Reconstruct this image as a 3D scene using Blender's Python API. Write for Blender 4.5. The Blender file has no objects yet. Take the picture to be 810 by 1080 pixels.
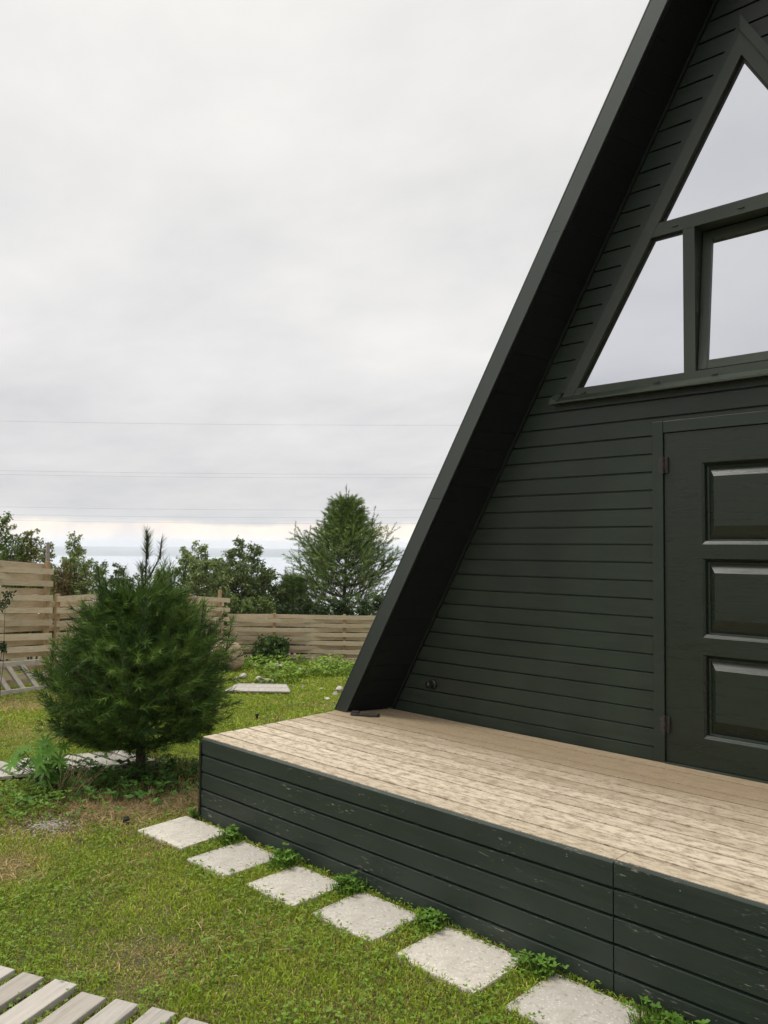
import bpy, math, random
import numpy as np
from mathutils import Vector, Matrix
random.seed(7); rng = np.random.default_rng(11)
R = math.radians
scene = bpy.context.scene
COL = scene.collection

# ------------------------------------------------------------------ camera (eye 1.7 m above the lawn, deck top is z = 0)
EYE = np.array([0.0, 0.0, 1.2])
ROWS = np.array([[0.7231768, 0.6906184, 0.0078467], [-0.0238545, 0.0363302, -0.9990551], [-0.6902509, 0.7223063, 0.0427475]])
FPX = 847.0
FW = np.array([-0.6909, 0.7230]); RT = np.array([0.7230, 0.6909])
cam_d = bpy.data.cameras.new('camera'); cam = bpy.data.objects.new('camera', cam_d); COL.objects.link(cam)
m = Matrix.Identity(4)
for i in range(3):
    m[i][0] = ROWS[0][i]; m[i][1] = -ROWS[1][i]; m[i][2] = -ROWS[2][i]; m[i][3] = EYE[i]
cam.matrix_world = m
cam_d.sensor_fit = 'VERTICAL'; cam_d.sensor_height = 36; cam_d.lens = FPX / 1080 * 36
cam_d.clip_start = 0.05; cam_d.clip_end = 60000
scene.camera = cam

def ld(lat, d):                       # lateral / depth from the viewer's spot -> world x, y
    return (RT[0]*lat + FW[0]*d, RT[1]*lat + FW[1]*d)
def dep(x, y): return x*FW[0] + y*FW[1]
def softplus(t, k=0.8): return np.log1p(np.exp(np.clip(t/k, -50, 50)))*k
def gz(x, y):                         # ground height: level round the cabin, easing down to the fence, then down the slope
    d = np.asarray(dep(x, y), float)
    z = -0.51 - 0.078*softplus(d-6.7)
    z = z + np.where(d > 19, -0.10*(np.minimum(d, 700)-19), 0)
    return z
def ray(px, py):
    v = ROWS.T @ np.array([px-405, py-540, FPX]); return v
def gp(px, py):                       # where a line of sight meets the sloping lawn
    v = ray(px, py); lo, hi = 0.0, 0.2
    for k in range(1, 4000):
        P = EYE + v/FPX*(k*0.05)
        if P[2] < gz(P[0], P[1]): break
    return P
# ------------------------------------------------------------------ helpers
class MB:
    def __init__(s): s.v = []; s.f = []
    def add(s, vs, fs):
        o = len(s.v); s.v += [tuple(map(float, a)) for a in vs]; s.f += [tuple(i+o for i in f) for f in fs]
    def box(s, c, size, rot=None):
        x, y, z = size[0]/2, size[1]/2, size[2]/2
        vs = [Vector(p) for p in ((-x,-y,-z),(x,-y,-z),(x,y,-z),(-x,y,-z),(-x,-y,z),(x,-y,z),(x,y,z),(-x,y,z))]
        if rot is not None: vs = [rot @ a for a in vs]
        s.add([a+Vector(c) for a in vs], BOXF)
    def hexa(s, vs): s.add(vs, BOXF)
    def bar(s, a, b, w, h, up=(0,0,1)):
        a, b = Vector(a), Vector(b); d = (b-a).normalized(); u = Vector(up)
        r = d.cross(u).normalized(); u = r.cross(d)
        vs = []
        for p in (a, b):
            vs += [p - r*w/2 - u*h/2, p + r*w/2 - u*h/2, p + r*w/2 + u*h/2, p - r*w/2 + u*h/2]
        s.add(vs, [(0,3,2,1),(4,5,6,7),(0,1,5,4),(1,2,6,5),(2,3,7,6),(3,0,4,7)])
    def tube(s, pts, rs, n=8):
        pts = [Vector(p) for p in pts]; rings = []
        for i, p in enumerate(pts):
            d = (pts[min(i+1, len(pts)-1)] - pts[max(i-1, 0)]).normalized()
            u = d.orthogonal().normalized() if abs(d.z) > .9 else d.cross(Vector((0,0,1))).normalized()
            w = d.cross(u)
            rings.append([p + (u*math.cos(2*math.pi*k/n) + w*math.sin(2*math.pi*k/n))*rs[i] for k in range(n)])
        vs = [a for r in rings for a in r]; fs = []
        for i in range(len(pts)-1):
            for k in range(n):
                fs.append((i*n+k, i*n+(k+1)%n, (i+1)*n+(k+1)%n, (i+1)*n+k))
        fs += [tuple(range(n-1, -1, -1)), tuple((len(pts)-1)*n+k for k in range(n))]
        s.add(vs, fs)
    def build(s, name, mat, parent=None, bevel=0, smooth=False):
        me = bpy.data.meshes.new(name); me.from_pydata(s.v, [], s.f); me.update()
        o = bpy.data.objects.new(name, me); COL.objects.link(o); me.materials.append(mat)
        if parent: o.parent = parent
        if bevel:
            b = o.modifiers.new('bevel', 'BEVEL'); b.width = bevel; b.segments = 2; b.limit_method = 'ANGLE'; b.angle_limit = R(40)
        if smooth: me.shade_smooth()
        return o
BOXF = [(0,3,2,1),(4,5,6,7),(0,1,5,4),(1,2,6,5),(2,3,7,6),(3,0,4,7)]
def tag(o, label=None, cat=None, group=None, kind=None):
    if label: o['label'] = label
    if cat: o['category'] = cat
    if group: o['group'] = group
    if kind: o['kind'] = kind
    return o
def thing(name, label, cat, loc=(0,0,0), rz=0, group=None):
    o = bpy.data.objects.new(name, None); COL.objects.link(o); o.empty_display_size = .1
    o.location = loc; o.rotation_euler = (0, 0, rz)
    return tag(o, label, cat, group)
def npmesh(name, verts, tris, mat, parent=None, cols=None):      # fast mesh of triangles with a per-vertex colour
    me = bpy.data.meshes.new(name)
    me.vertices.add(len(verts)); me.vertices.foreach_set('co', np.asarray(verts, np.float32).ravel())
    t = np.asarray(tris, np.int32); me.loops.add(t.size); me.loops.foreach_set('vertex_index', t.ravel())
    me.polygons.add(len(t)); me.polygons.foreach_set('loop_start', np.arange(0, t.size, 3, dtype=np.int32))
    me.update(calc_edges=True)
    if cols is not None:
        a = me.attributes.new('tint', 'FLOAT_COLOR', 'POINT')
        c = np.ones((len(verts), 4), np.float32); c[:, :3] = cols; a.data.foreach_set('color', c.ravel())
    me.materials.append(mat); me.validate()
    o = bpy.data.objects.new(name, me); COL.objects.link(o)
    if parent: o.parent = parent
    return o
# ------------------------------------------------------------------ materials
class NT:
    def __init__(s, name):
        s.m = bpy.data.materials.new(name); s.m.use_nodes = True; s.n = s.m.node_tree.nodes; s.l = s.m.node_tree.links
        s.b = s.n['Principled BSDF']; s.out = s.n['Material Output']
    def add(s, t, **kw):
        n = s.n.new(t)
        for k, v in kw.items(): setattr(n, k, v)
        return n
    def link(s, a, b): s.l.new(a, b)
    def coord(s, scale=(1,1,1), kind='Object', rot=(0,0,0)):
        tc = s.add('ShaderNodeTexCoord'); mp = s.add('ShaderNodeMapping'); mp.inputs['Scale'].default_value = scale; mp.inputs['Rotation'].default_value = rot
        s.link(tc.outputs[kind], mp.inputs['Vector']); return mp.outputs[0]
    def noise(s, vec, scale, detail=4, rough=.55, dist=0):
        n = s.add('ShaderNodeTexNoise'); n.inputs['Scale'].default_value = scale; n.inputs['Detail'].default_value = detail
        n.inputs['Roughness'].default_value = rough; n.inputs['Distortion'].default_value = dist
        s.link(vec, n.inputs['Vector']); return n.outputs['Fac']
    def ramp(s, fac, stops):
        r = s.add('ShaderNodeValToRGB'); e = r.color_ramp.elements
        while len(e) < len(stops): e.new(.5)
        for i, (p, c) in enumerate(stops):
            e[i].position = p; e[i].color = (c, c, c, 1) if isinstance(c, (int, float)) else (*c, 1)
        s.link(fac, r.inputs[0]); return r.outputs[0]
    def mix(s, fac, a, b, mode='MIX'):
        n = s.add('ShaderNodeMix', data_type='RGBA', blend_type=mode)
        for i, v in ((0, fac), (6, a), (7, b)):
            if isinstance(v, (int, float)): n.inputs[i].default_value = v if i == 0 else (v, v, v, 1)
            elif isinstance(v, tuple): n.inputs[i].default_value = (*v, 1)
            else: s.link(v, n.inputs[i])
        return n.outputs[2]
    def math(s, op, a, b=0.0):
        n = s.add('ShaderNodeMath', operation=op)
        for i, v in ((0, a), (1, b)):
            if isinstance(v, (int, float)): n.inputs[i].default_value = v
            else: s.link(v, n.inputs[i])
        return n.outputs[0]
    def bump(s, h, strength=.3, dist=.01):
        b = s.add('ShaderNodeBump'); b.inputs['Strength'].default_value = strength; b.inputs['Distance'].default_value = dist
        s.link(h, b.inputs['Height']); s.link(b.outputs[0], s.b.inputs['Normal'])
    def base(s, c):
        if isinstance(c, tuple): s.b.inputs['Base Color'].default_value = (*c, 1)
        else: s.link(c, s.b.inputs['Base Color'])
    def rough(s, r):
        if isinstance(r, (int, float)): s.b.inputs['Roughness'].default_value = r
        else: s.link(r, s.b.inputs['Roughness'])

def mat_paint(name, col, chips=0.0, rough=.5, blot=.35, spec=.42):
    t = NT(name); v = t.coord(); vs = t.coord((.6, 6, 6))
    n1 = t.noise(v, 2.3, 5); n2 = t.noise(vs, 5, 6, .65)
    c = t.mix(t.ramp(n1, [(.3, 0.0), (.7, 1.0)]), tuple(x*(1-blot*.5) for x in col), tuple(x*(1+blot) for x in col))
    c = t.mix(t.ramp(n2, [(.45, 0.0), (.8, min(.5, blot*1.5))]), c, tuple(x*1.5+.004 for x in col))
    if chips:
        sc = t.noise(t.coord((9, 60, 60)), 2.2, 4, .7); area = t.noise(t.coord((1.5, 3, 7)), 2.0, 3, .6)
        k = t.math('MULTIPLY', t.ramp(sc, [(.61, 0.0), (.66, 1.0)]), t.ramp(area, [(.56-chips, 0.0), (.64-chips*.5, 1.0)]))
        dots = t.add('ShaderNodeTexVoronoi'); dots.inputs['Scale'].default_value = 26; t.link(t.coord((.6, 1, 1)), dots.inputs['Vector'])
        dk = t.math('MULTIPLY', t.math('LESS_THAN', dots.outputs['Distance'], .05), t.ramp(t.noise(v, 5.1, 2), [(.52, 0.0), (.56, 1.0)]))
        k = t.math('MAXIMUM', k, dk)
        c = t.mix(t.math('MULTIPLY', k, .75), c, (.34, .31, .25))
    t.base(c); t.rough(t.ramp(n2, [(.3, rough-.08), (.8, rough+.15)]))
    grain = t.noise(t.coord((1.2, 40, 40)), 5, 6, .7)
    t.bump(grain, .25, .004); t.b.inputs['Specular IOR Level'].default_value = spec; return t.m

def mat_wood(name, cols, stretch=(1, 14, 14), rough=.85, stain_shade=None, var=1.0, board=None, bump=.4):
    t = NT(name); g = t.noise(t.coord(stretch), 3.2, 8, .7, .6); b2 = t.noise(t.coord((1.1, 2.2, 2.2)), 2.1, 4, .6)
    c = t.ramp(g, [(.25, cols[0]), (.5, cols[1]), (.78, cols[2])])
    c = t.mix(t.ramp(b2, [(.35, 0.0), (.7, .5*var)]), c, cols[3])
    if board:                                                     # every board has its own tone
        at = t.add('ShaderNodeAttribute', attribute_name='tone')
        c = t.mix(1.0, c, t.ramp(at.outputs['Fac'], [(0, (.80, .78, .75)), (.5, (1, 1, 1)), (1, (1.08, 1.08, 1.08))]), 'MULTIPLY')
    if stain_shade: c = stain_shade(t, c)
    t.base(c); t.rough(rough); t.bump(g, bump, .004); t.b.inputs['Specular IOR Level'].default_value = .25
    return t.m
def leafy(name, rough=.55, trans=.25, spec=.3):
    t = NT(name); at = t.add('ShaderNodeAttribute', attribute_name='tint')
    t.base(at.outputs['Color']); t.rough(rough); t.b.inputs['Specular IOR Level'].default_value = spec
    tr = t.add('ShaderNodeBsdfTranslucent'); t.link(at.outputs['Color'], tr.inputs[0])
    mx = t.add('ShaderNodeMixShader'); mx.inputs[0].default_value = trans
    t.link(t.b.outputs[0], mx.inputs[1]); t.link(tr.outputs[0], mx.inputs[2]); t.link(mx.outputs[0], t.out.inputs[0])
    return t.m

GREEN = (.032, .040, .031)
M = {}
M['siding'] = mat_paint('siding paint', (.0126, .0208, .0136), 0, .40, .45)
M['skirt'] = mat_paint('deck skirt paint', (.0172, .0260, .0198), .045, .45, .25)
M['trim'] = mat_paint('trim paint', (.0120, .0205, .0135), 0, .42, .15)
M['door'] = mat_paint('door paint', (.0105, .0175, .0105), 0, .30, .10)
M['frame'] = mat_paint('window frame paint', (.030, .040, .028), 0, .40, .15)
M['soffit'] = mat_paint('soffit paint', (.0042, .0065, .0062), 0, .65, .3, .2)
t = NT('rake metal'); t.base(t.mix(t.ramp(t.noise(t.coord(), 1.4, 3), [(.3, 0.0), (.7, 1.0)]), (.036, .046, .040), (.044, .053, .047))); t.rough(.38); t.b.inputs['Metallic'].default_value = .15; M['fascia'] = t.m
t = NT('roof metal'); t.base((.045, .05, .048)); t.rough(.45); M['roof'] = t.m
t = NT('black plastic'); t.base((.012, .012, .012)); t.rough(.4); M['black'] = t.m
t = NT('rusty dark iron'); t.base(t.mix(t.ramp(t.noise(t.coord(), 60, 4), [(.45, 0.0), (.7, 1.0)]), (.02, .019, .018), (.06, .045, .035))); t.rough(.6); M['iron'] = t.m
t = NT('dark room'); t.base((.03, .028, .025)); t.rough(.9); M['inside'] = t.m
# mirror film glass
t = NT('reflective glass'); t.b.inputs['Base Color'].default_value = (.68, .70, .75, 1); t.b.inputs['Metallic'].default_value = 1; t.rough(.03)
t.bump(t.noise(t.coord(), 1.6, 2), .03, .02); M['glass'] = t.m

def deck_stain_shade(t, c):
    sp = t.noise(t.coord((3.2, 7, 1)), 4.5, 7, .72); k = t.ramp(sp, [(.46, 0.0), (.62, 1.0)])
    c = t.mix(t.math('MULTIPLY', k, .85), c, (.24, .185, .125))
    # towards the wall: brown weathering plus the roof's shadow painted into the board colour
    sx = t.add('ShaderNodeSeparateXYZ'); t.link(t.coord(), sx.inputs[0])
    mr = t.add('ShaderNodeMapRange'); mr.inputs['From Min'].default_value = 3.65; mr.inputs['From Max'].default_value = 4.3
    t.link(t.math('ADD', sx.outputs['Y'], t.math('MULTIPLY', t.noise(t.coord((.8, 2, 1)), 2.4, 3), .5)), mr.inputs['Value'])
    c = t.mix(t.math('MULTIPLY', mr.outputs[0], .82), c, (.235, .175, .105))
    dk = t.noise(t.coord((2.6, 11, 1)), 7.5, 5, .75); k2 = t.ramp(dk, [(.57, 0.0), (.65, 1.0)])
    return t.mix(t.math('MULTIPLY', k2, .7), c, (.10, .08, .06))
M['deck'] = mat_wood('weathered deck', ((.34, .28, .20), (.54, .465, .355), (.69, .615, .50), (.57, .49, .375)), (1.3, 12, 6), .8, deck_stain_shade, board=True)
M['pallet'] = mat_wood('weathered fence boards', ((.27, .215, .15), (.52, .435, .32), (.68, .60, .48), (.56, .43, .26)), (2, 2, 26), .9, board=True)
M['post'] = mat_wood('yellow pine post', ((.24, .16, .08), (.36, .25, .13), (.44, .33, .2), (.3, .24, .17)), (14, 14, 1.5))
M['plank'] = mat_wood('grey walkway planks', ((.21, .195, .175), (.36, .34, .31), (.49, .465, .43), (.40, .365, .32)), (16, 1.2, 8), .9, board=True)
M['ladder'] = mat_wood('grey ladder wood', ((.22, .2, .17), (.40, .37, .32), (.52, .49, .43), (.42, .36, .28)), (3, 3, 3))
t = NT('concrete paver'); v = t.coord()
n = t.noise(v, 3.2, 6, .6); c = t.ramp(n, [(.3, (.38, .355, .315)), (.7, (.53, .50, .445))])
vo = t.add('ShaderNodeTexVoronoi'); vo.inputs['Scale'].default_value = 85; t.link(v, vo.inputs['Vector'])
k = t.math('MULTIPLY', t.math('LESS_THAN', vo.outputs['Distance'], .34), t.ramp(t.noise(v, 40, 2), [(.48, 0.0), (.56, 1.0)]))
c = t.mix(t.math('MULTIPLY', k, .6), c, (.72, .69, .63))
c = t.mix(t.ramp(t.noise(v, 30, 5, .7), [(.54, 0.0), (.66, .7)]), c, (.22, .20, .16)); c = t.mix(t.ramp(t.noise(v, 5.5, 5, .65), [(.50, 0.0), (.66, .55)]), c, (.27, .245, .20))
at = t.add('ShaderNodeAttribute', attribute_name='tone'); oi = t.add('ShaderNodeObjectInfo')
c = t.mix(1.0, c, t.ramp(oi.outputs['Random'], [(0, (.86, .86, .86)), (1, (1.08, 1.07, 1.05))]), 'MULTIPLY')
t.base(c); t.rough(.92); t.bump(t.noise(v, 120, 5, .7), .5, .004); M['paver'] = t.m
def mat_stone(name, a, b):
    t = NT(name); v = t.coord(); t.base(t.ramp(t.noise(v, 7, 7, .65), [(.3, a), (.7, b)])); t.rough(.9); t.bump(t.noise(v, 18, 6, .7), .7, .02); return t.m
M['boulder'] = mat_stone('tan boulder', (.24, .17, .10), (.46, .36, .24))
M['rock'] = mat_stone('pale rock', (.30, .27, .22), (.58, .54, .46))
M['foundation'] = mat_stone('concrete foundation', (.2, .2, .19), (.3, .3, .28))
M['needle'] = leafy('pine needles', .55, .06, .2); M['leaf'] = leafy('leaves', .6, .28, .15); M['grass'] = leafy('grass blades', .6, .3, .15)
t = NT('bark'); v = t.coord((1, 1, .3)); t.base(t.ramp(t.noise(v, 30, 6, .7), [(.35, (.03, .022, .016)), (.7, (.12, .09, .065))])); t.rough(.95); t.bump(t.noise(v, 40, 5), .8, .02); M['bark'] = t.m
t = NT('dry stalk'); t.base((.28, .2, .11)); t.rough(.8); M['stalk'] = t.m
t = NT('wire'); t.base((.12, .12, .13)); t.rough(.6); M['wire'] = t.m
# ground
t = NT('lawn soil'); v = t.coord(); n1 = t.noise(v, 1.1, 6, .6); n2 = t.noise(v, 22, 8, .7)
c = t.ramp(n1, [(.35, (.075, .085, .022)), (.52, (.12, .105, .04)), (.68, (.19, .14, .075))])
c = t.mix(t.ramp(n2, [(.35, 0.0), (.7, .8)]), c, (.06, .052, .02))
t.base(c); t.rough(.95); t.bump(n2, .9, .03); M['ground'] = t.m
t = NT('lake water'); t.base((.42, .46, .50)); t.rough(.25); t.b.inputs['Specular IOR Level'].default_value = .6
t.bump(t.noise(t.coord((.02, .05, 1)), 1.0, 6, .6), .25, 1.0); M['water'] = t.m
t = NT('far wooded hills'); t.base(t.ramp(t.noise(t.coord(), .004, 6), [(.35, (.05, .075, .05)), (.7, (.11, .13, .08))])); t.rough(1); M['hills'] = t.m
t = NT('gravel'); t.base(t.ramp(t.noise(t.coord(), 45, 3), [(.3, (.22, .19, .15)), (.7, (.45, .42, .37))])); t.rough(.95); M['gravel'] = t.m

# ------------------------------------------------------------------ world: an overcast sky over a Nishita base
w = bpy.data.worlds.new('World'); scene.world = w; w.use_nodes = True
nt = w.node_tree; N = nt.nodes; L = nt.links; bg = N['Background']
SUN_EL, SUN_AZ = 52, None
sun_dir = Vector((-0.62, -0.35, 0)).normalized()*math.cos(R(SUN_EL)) + Vector((0, 0, math.sin(R(SUN_EL))))
sky = N.new('ShaderNodeTexSky'); sky.sky_type = 'NISHITA'; sky.sun_disc = False; sky.sun_elevation = R(SUN_EL)
sky.sun_rotation = math.atan2(sun_dir.x, sun_dir.y)
class W(NT):
    def __init__(s): s.n = N; s.l = L
t = W()
tc = N.new('ShaderNodeTexCoord'); sep = N.new('ShaderNodeSeparateXYZ'); L.new(tc.outputs['Generated'], sep.inputs[0])
zc = t.math('ADD', t.math('MAXIMUM', sep.outputs['Z'], 0.0), .16)
px = t.math('DIVIDE', sep.outputs['X'], zc); py = t.math('DIVIDE', sep.outputs['Y'], zc)
cv = N.new('ShaderNodeCombineXYZ'); L.new(px, cv.inputs[0]); L.new(py, cv.inputs[1])
mp = N.new('ShaderNodeMapping'); mp.inputs['Rotation'].default_value = (0, 0, R(44)); mp.inputs['Scale'].default_value = (.75, 1.0, 1); mp.inputs['Location'].default_value = (3.1, 1.7, 0); L.new(cv.outputs[0], mp.inputs[0])
c1 = t.noise(mp.outputs[0], 1.5, 8, .58, .12); c2 = t.noise(mp.outputs[0], .42, 3, .5, .2)
cl = t.math('ADD', t.math('MULTIPLY', c1, .55), t.math('MULTIPLY', c2, .45))
cloud = t.ramp(cl, [(.36, (.62, .618, .62)), (.45, (.695, .69, .685)), (.53, (.755, .745, .732)), (.62, (.83, .812, .79))])
# the cover is thinner and brighter overhead, thicker and bluer low down
el = t.ramp(sep.outputs['Z'], [(0.0, (.86, .865, .89)), (.16, (.955, .955, .97)), (.33, (1.04, 1.04, 1.035)), (.58, (1.05, 1.045, 1.03)), (.78, (1.9, 1.88, 1.82)), (1.0, (2.5, 2.46, 2.38))])
cloud = t.mix(1.0, cloud, el, 'MULTIPLY')
# clear warm strip under the cloud base
e2 = t.noise(tc.outputs['Generated'], 11, 6, .6); 
hz = t.math('ADD', sep.outputs['Z'], t.math('MULTIPLY', t.math('SUBTRACT', e2, .5), .022))
band = t.ramp(hz, [(.0, 1.0), (.024, 1.0), (.029, 0.0)])
stripc = t.ramp(t.noise(tc.outputs['Generated'], 7, 5), [(.38, (.86, .77, .71)), (.58, (1.25, 1.05, .82))])
cloud = t.mix(t.math('MULTIPLY', band, .85), cloud, stripc)
bgc = t.mix(1.0, t.mix(1.0, cloud, (9.6, 9.6, 9.6), 'MULTIPLY'), t.mix(1.0, sky.outputs[0], (.03, .03, .03), 'MULTIPLY'), 'ADD')
for n_ in N:
    if n_.type == 'MIX': n_.clamp_result = False
L.new(bgc, bg.inputs['Color']); bg.inputs['Strength'].default_value = .1
sd = bpy.data.lights.new('sun', 'SUN'); sd.energy = 2.0; sd.angle = R(12); sd.color = (1, .95, .88)
so = bpy.data.objects.new('sun', sd); COL.objects.link(so); so.rotation_euler = (-sun_dir).to_track_quat('-Z', 'Y').to_euler()
scene.view_settings.view_transform = 'Standard'; scene.view_settings.look = 'None'; scene.view_settings.exposure = .20; scene.view_settings.gamma = 1
scene.view_settings.use_curve_mapping = False
scene.cycles.max_bounces = 6; scene.cycles.volume_bounces = 1; scene.cycles.transparent_max_bounces = 8
scene.cycles.use_denoising = True; scene.cycles.use_adaptive_sampling = True; scene.cycles.adaptive_threshold = .02

# ------------------------------------------------------------------ setting: ground, lake, hills, haze
def sheet(name, lats, ds, zf, mat):
    vs = []; fs = []
    for d in ds:
        for a in lats:
            x, y = ld(a, d); vs.append((x, y, zf(x, y)))
    n = len(lats)
    for i in range(len(ds)-1):
        for j in range(n-1): fs.append((i*n+j, i*n+j+1, (i+1)*n+j+1, (i+1)*n+j))
    mb = MB(); mb.v = vs; mb.f = fs; o = mb.build(name, mat, smooth=True); o['kind'] = 'structure'; return o
def tile(x, y):
    f = max(0.0, 1-abs(dep(x, y))/40)
    return float(gz(x, y)) + f*.012*(math.sin(x*2.1+y*1.3)+math.sin(y*3.3-x*.7))*(.5)-.006
lats = [-6000,-2500,-900,-350,-140,-60,-30]+[-20+i*.5 for i in range(81)]+[30,60,140,350,900,2500,6000]
dsl = [-1500,-400,-120,-40,-12,-4]+[-2+i*.4 for i in range(55)]+[21,24,28,34,42,55,75,110,160,240,360,500,640,900,1400]
sheet('ground', lats, dsl, tile, M['ground'])
lk = MB(); c4 = [ld(-9000, 350), ld(9000, 350), ld(9000, 9000), ld(-9000, 9000)]
lk.add([(x, y, -60) for x, y in c4], [(0, 1, 2, 3)]); lk.build('lake', M['water'])['kind'] = 'structure'
def hill(x, y):
    a = x*RT[0]+y*RT[1]; d = dep(x, y)
    if d < 4150: return -61.5
    k = min(1, (d-4150)/900)
    return -60 + k*(27 + 9*math.sin(a/900+.6) + 6*math.sin(a/370+2) + 2.5*math.sin(a/130)) + min(1, max(0, (d-5000)/2500))*12
sheet('hills', [-7500+i*150 for i in range(101)], [4100, 4150, 4300, 4500, 4750, 5050, 5600, 6400, 7600, 8900], hill, M['hills'])
hb = MB(); bx = [ld(-9500, -1800), ld(9500, -1800), ld(9500, 9500), ld(-9500, 9500)]
hb.hexa([(x, y, -122) for x, y in bx] + [(x, y, 34) for x, y in bx])
hm = bpy.data.materials.new('haze air'); hm.use_nodes = True; hn = hm.node_tree.nodes; hn.remove(hn['Principled BSDF'])
pv = hn.new('ShaderNodeVolumePrincipled'); pv.inputs['Color'].default_value = (.86, .91, 1, 1); pv.inputs['Density'].default_value = 2.3e-4
pv.inputs['Anisotropy'].default_value = .2
hm.node_tree.links.new(pv.outputs[0], hn['Material Output'].inputs['Volume'])
ho = hb.build('haze', hm); ho['kind'] = 'stuff'; ho['label'] = 'thin blue haze in the air over the lake'; ho['category'] = 'haze'

# ------------------------------------------------------------------ cabin
WY = 4.405; XC = -1.54; SL = 1.70; FY = 4.055; BY = 10.9
SW = 1.755
def roofL(z, x0=-4.105): return x0 + z/SW
def mir(x): return 2*XC - x
cabin = thing('a_frame_cabin', 'dark green timber A-frame cabin with steep black roof standing behind the wooden deck', 'cabin', (XC, WY, 0))
def under(o, p): o.parent = p; o.matrix_parent_inverse = p.matrix_world.inverted(); return o
bpy.context.view_layer.update()
def cb(mb, name, mat, parent=None, **k):
    bpy.context.view_layer.update()
    o = mb.build(name, mat, **k); return under(o, parent or cabin)
WIN_Z0, WIN_SL = 2.12, 1.68
WIN_X0 = XC - 1.122
WIN_TOP = WIN_Z0 + 1.122*WIN_SL
def winL(z, inset=0.0): return WIN_X0 + (z-WIN_Z0)/WIN_SL + inset
DL, DR, DT = -2.066, -1.014, 1.926       # outer edges of the door casing
PITCH, Z0 = .1045, .0775 - .1045
# siding: real tongue and groove profile
sid = MB()
def wall_strip(za, ya, zb, yb):
    cuts = [za, zb]
    for c in (WIN_Z0+.02, WIN_TOP-.06, DT-.02):
        if za < c < zb: cuts.append(c)
    cuts.sort()
    for p, q in zip(cuts, cuts[1:]):
        if q-p < 1e-6: q = p
        mid = (p+q)/2; iv = []
        e = .02; zt = 4.50
        if mid < DT-.02: iv = [(lambda z: roofL(z)-e, lambda z: DL+e), (lambda z: DR-e, lambda z: mir(roofL(z)-e))]
        elif WIN_Z0+.02 < mid < WIN_TOP-.06: iv = [(lambda z: roofL(z)-e, lambda z: winL(z)+.03), (lambda z: mir(winL(z)+.03), lambda z: mir(roofL(z)-e))]
        else: iv = [(lambda z: roofL(z)-e, lambda z: mir(roofL(z)-e))]
        f = lambda z: ya + (yb-ya)*((z-za)/(zb-za) if zb != za else 0)
        for A, B in iv:
            if zb == za: vs = [(A(za), ya, za), (B(za), ya, za), (B(za), yb, za), (A(za), yb, za)]
            else: vs = [(A(p), f(p), p), (B(p), f(p), p), (B(q), f(q), q), (A(q), f(q), q)]
            sid.add(vs, [(0, 1, 2, 3)])
nz = 43
for k in range(nz):
    z = Z0 + k*PITCH; zz = max(z, -.03)
    if z > 4.28: break
    wall_strip(zz, WY, z+PITCH-.0115, WY)
    wall_strip(z+PITCH-.0115, WY, z+PITCH-.0085, WY+.005)
    wall_strip(z+PITCH-.0085, WY+.005, z+PITCH-.0075, WY+.018)
    wall_strip(z+PITCH-.0075, WY+.018, z+PITCH, WY+.018)
    wall_strip(z+PITCH, WY+.018, z+PITCH, WY)
cb(sid, 'siding', M['siding'])
# rear wall, floor slab, foundation
rw = MB(); rw.add([(roofL(-.05)-.02, BY-.35, -.05), (mir(roofL(-.05))+.02, BY-.35, -.05), (XC, BY-.35, 4.42)], [(0, 2, 1)])
rw.add([(roofL(-.05)-.02, BY-.45, -.05), (mir(roofL(-.05))+.02, BY-.45, -.05), (XC, BY-.45, 4.4)], [(0, 1, 2)]); cb(rw, 'rear_wall', M['siding'])
fl = MB(); fl.box((XC, (WY+BY-.3)/2+.03, -.09), (5.1, BY-.36-WY-.06, .08)); cb(fl, 'floor', M['inside'])
fo = MB(); fo.box((XC, (WY+BY)/2+.1, -.80), (4.9, BY-WY-.5, 1.33)); cb(fo, 'foundation', M['foundation'])
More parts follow.
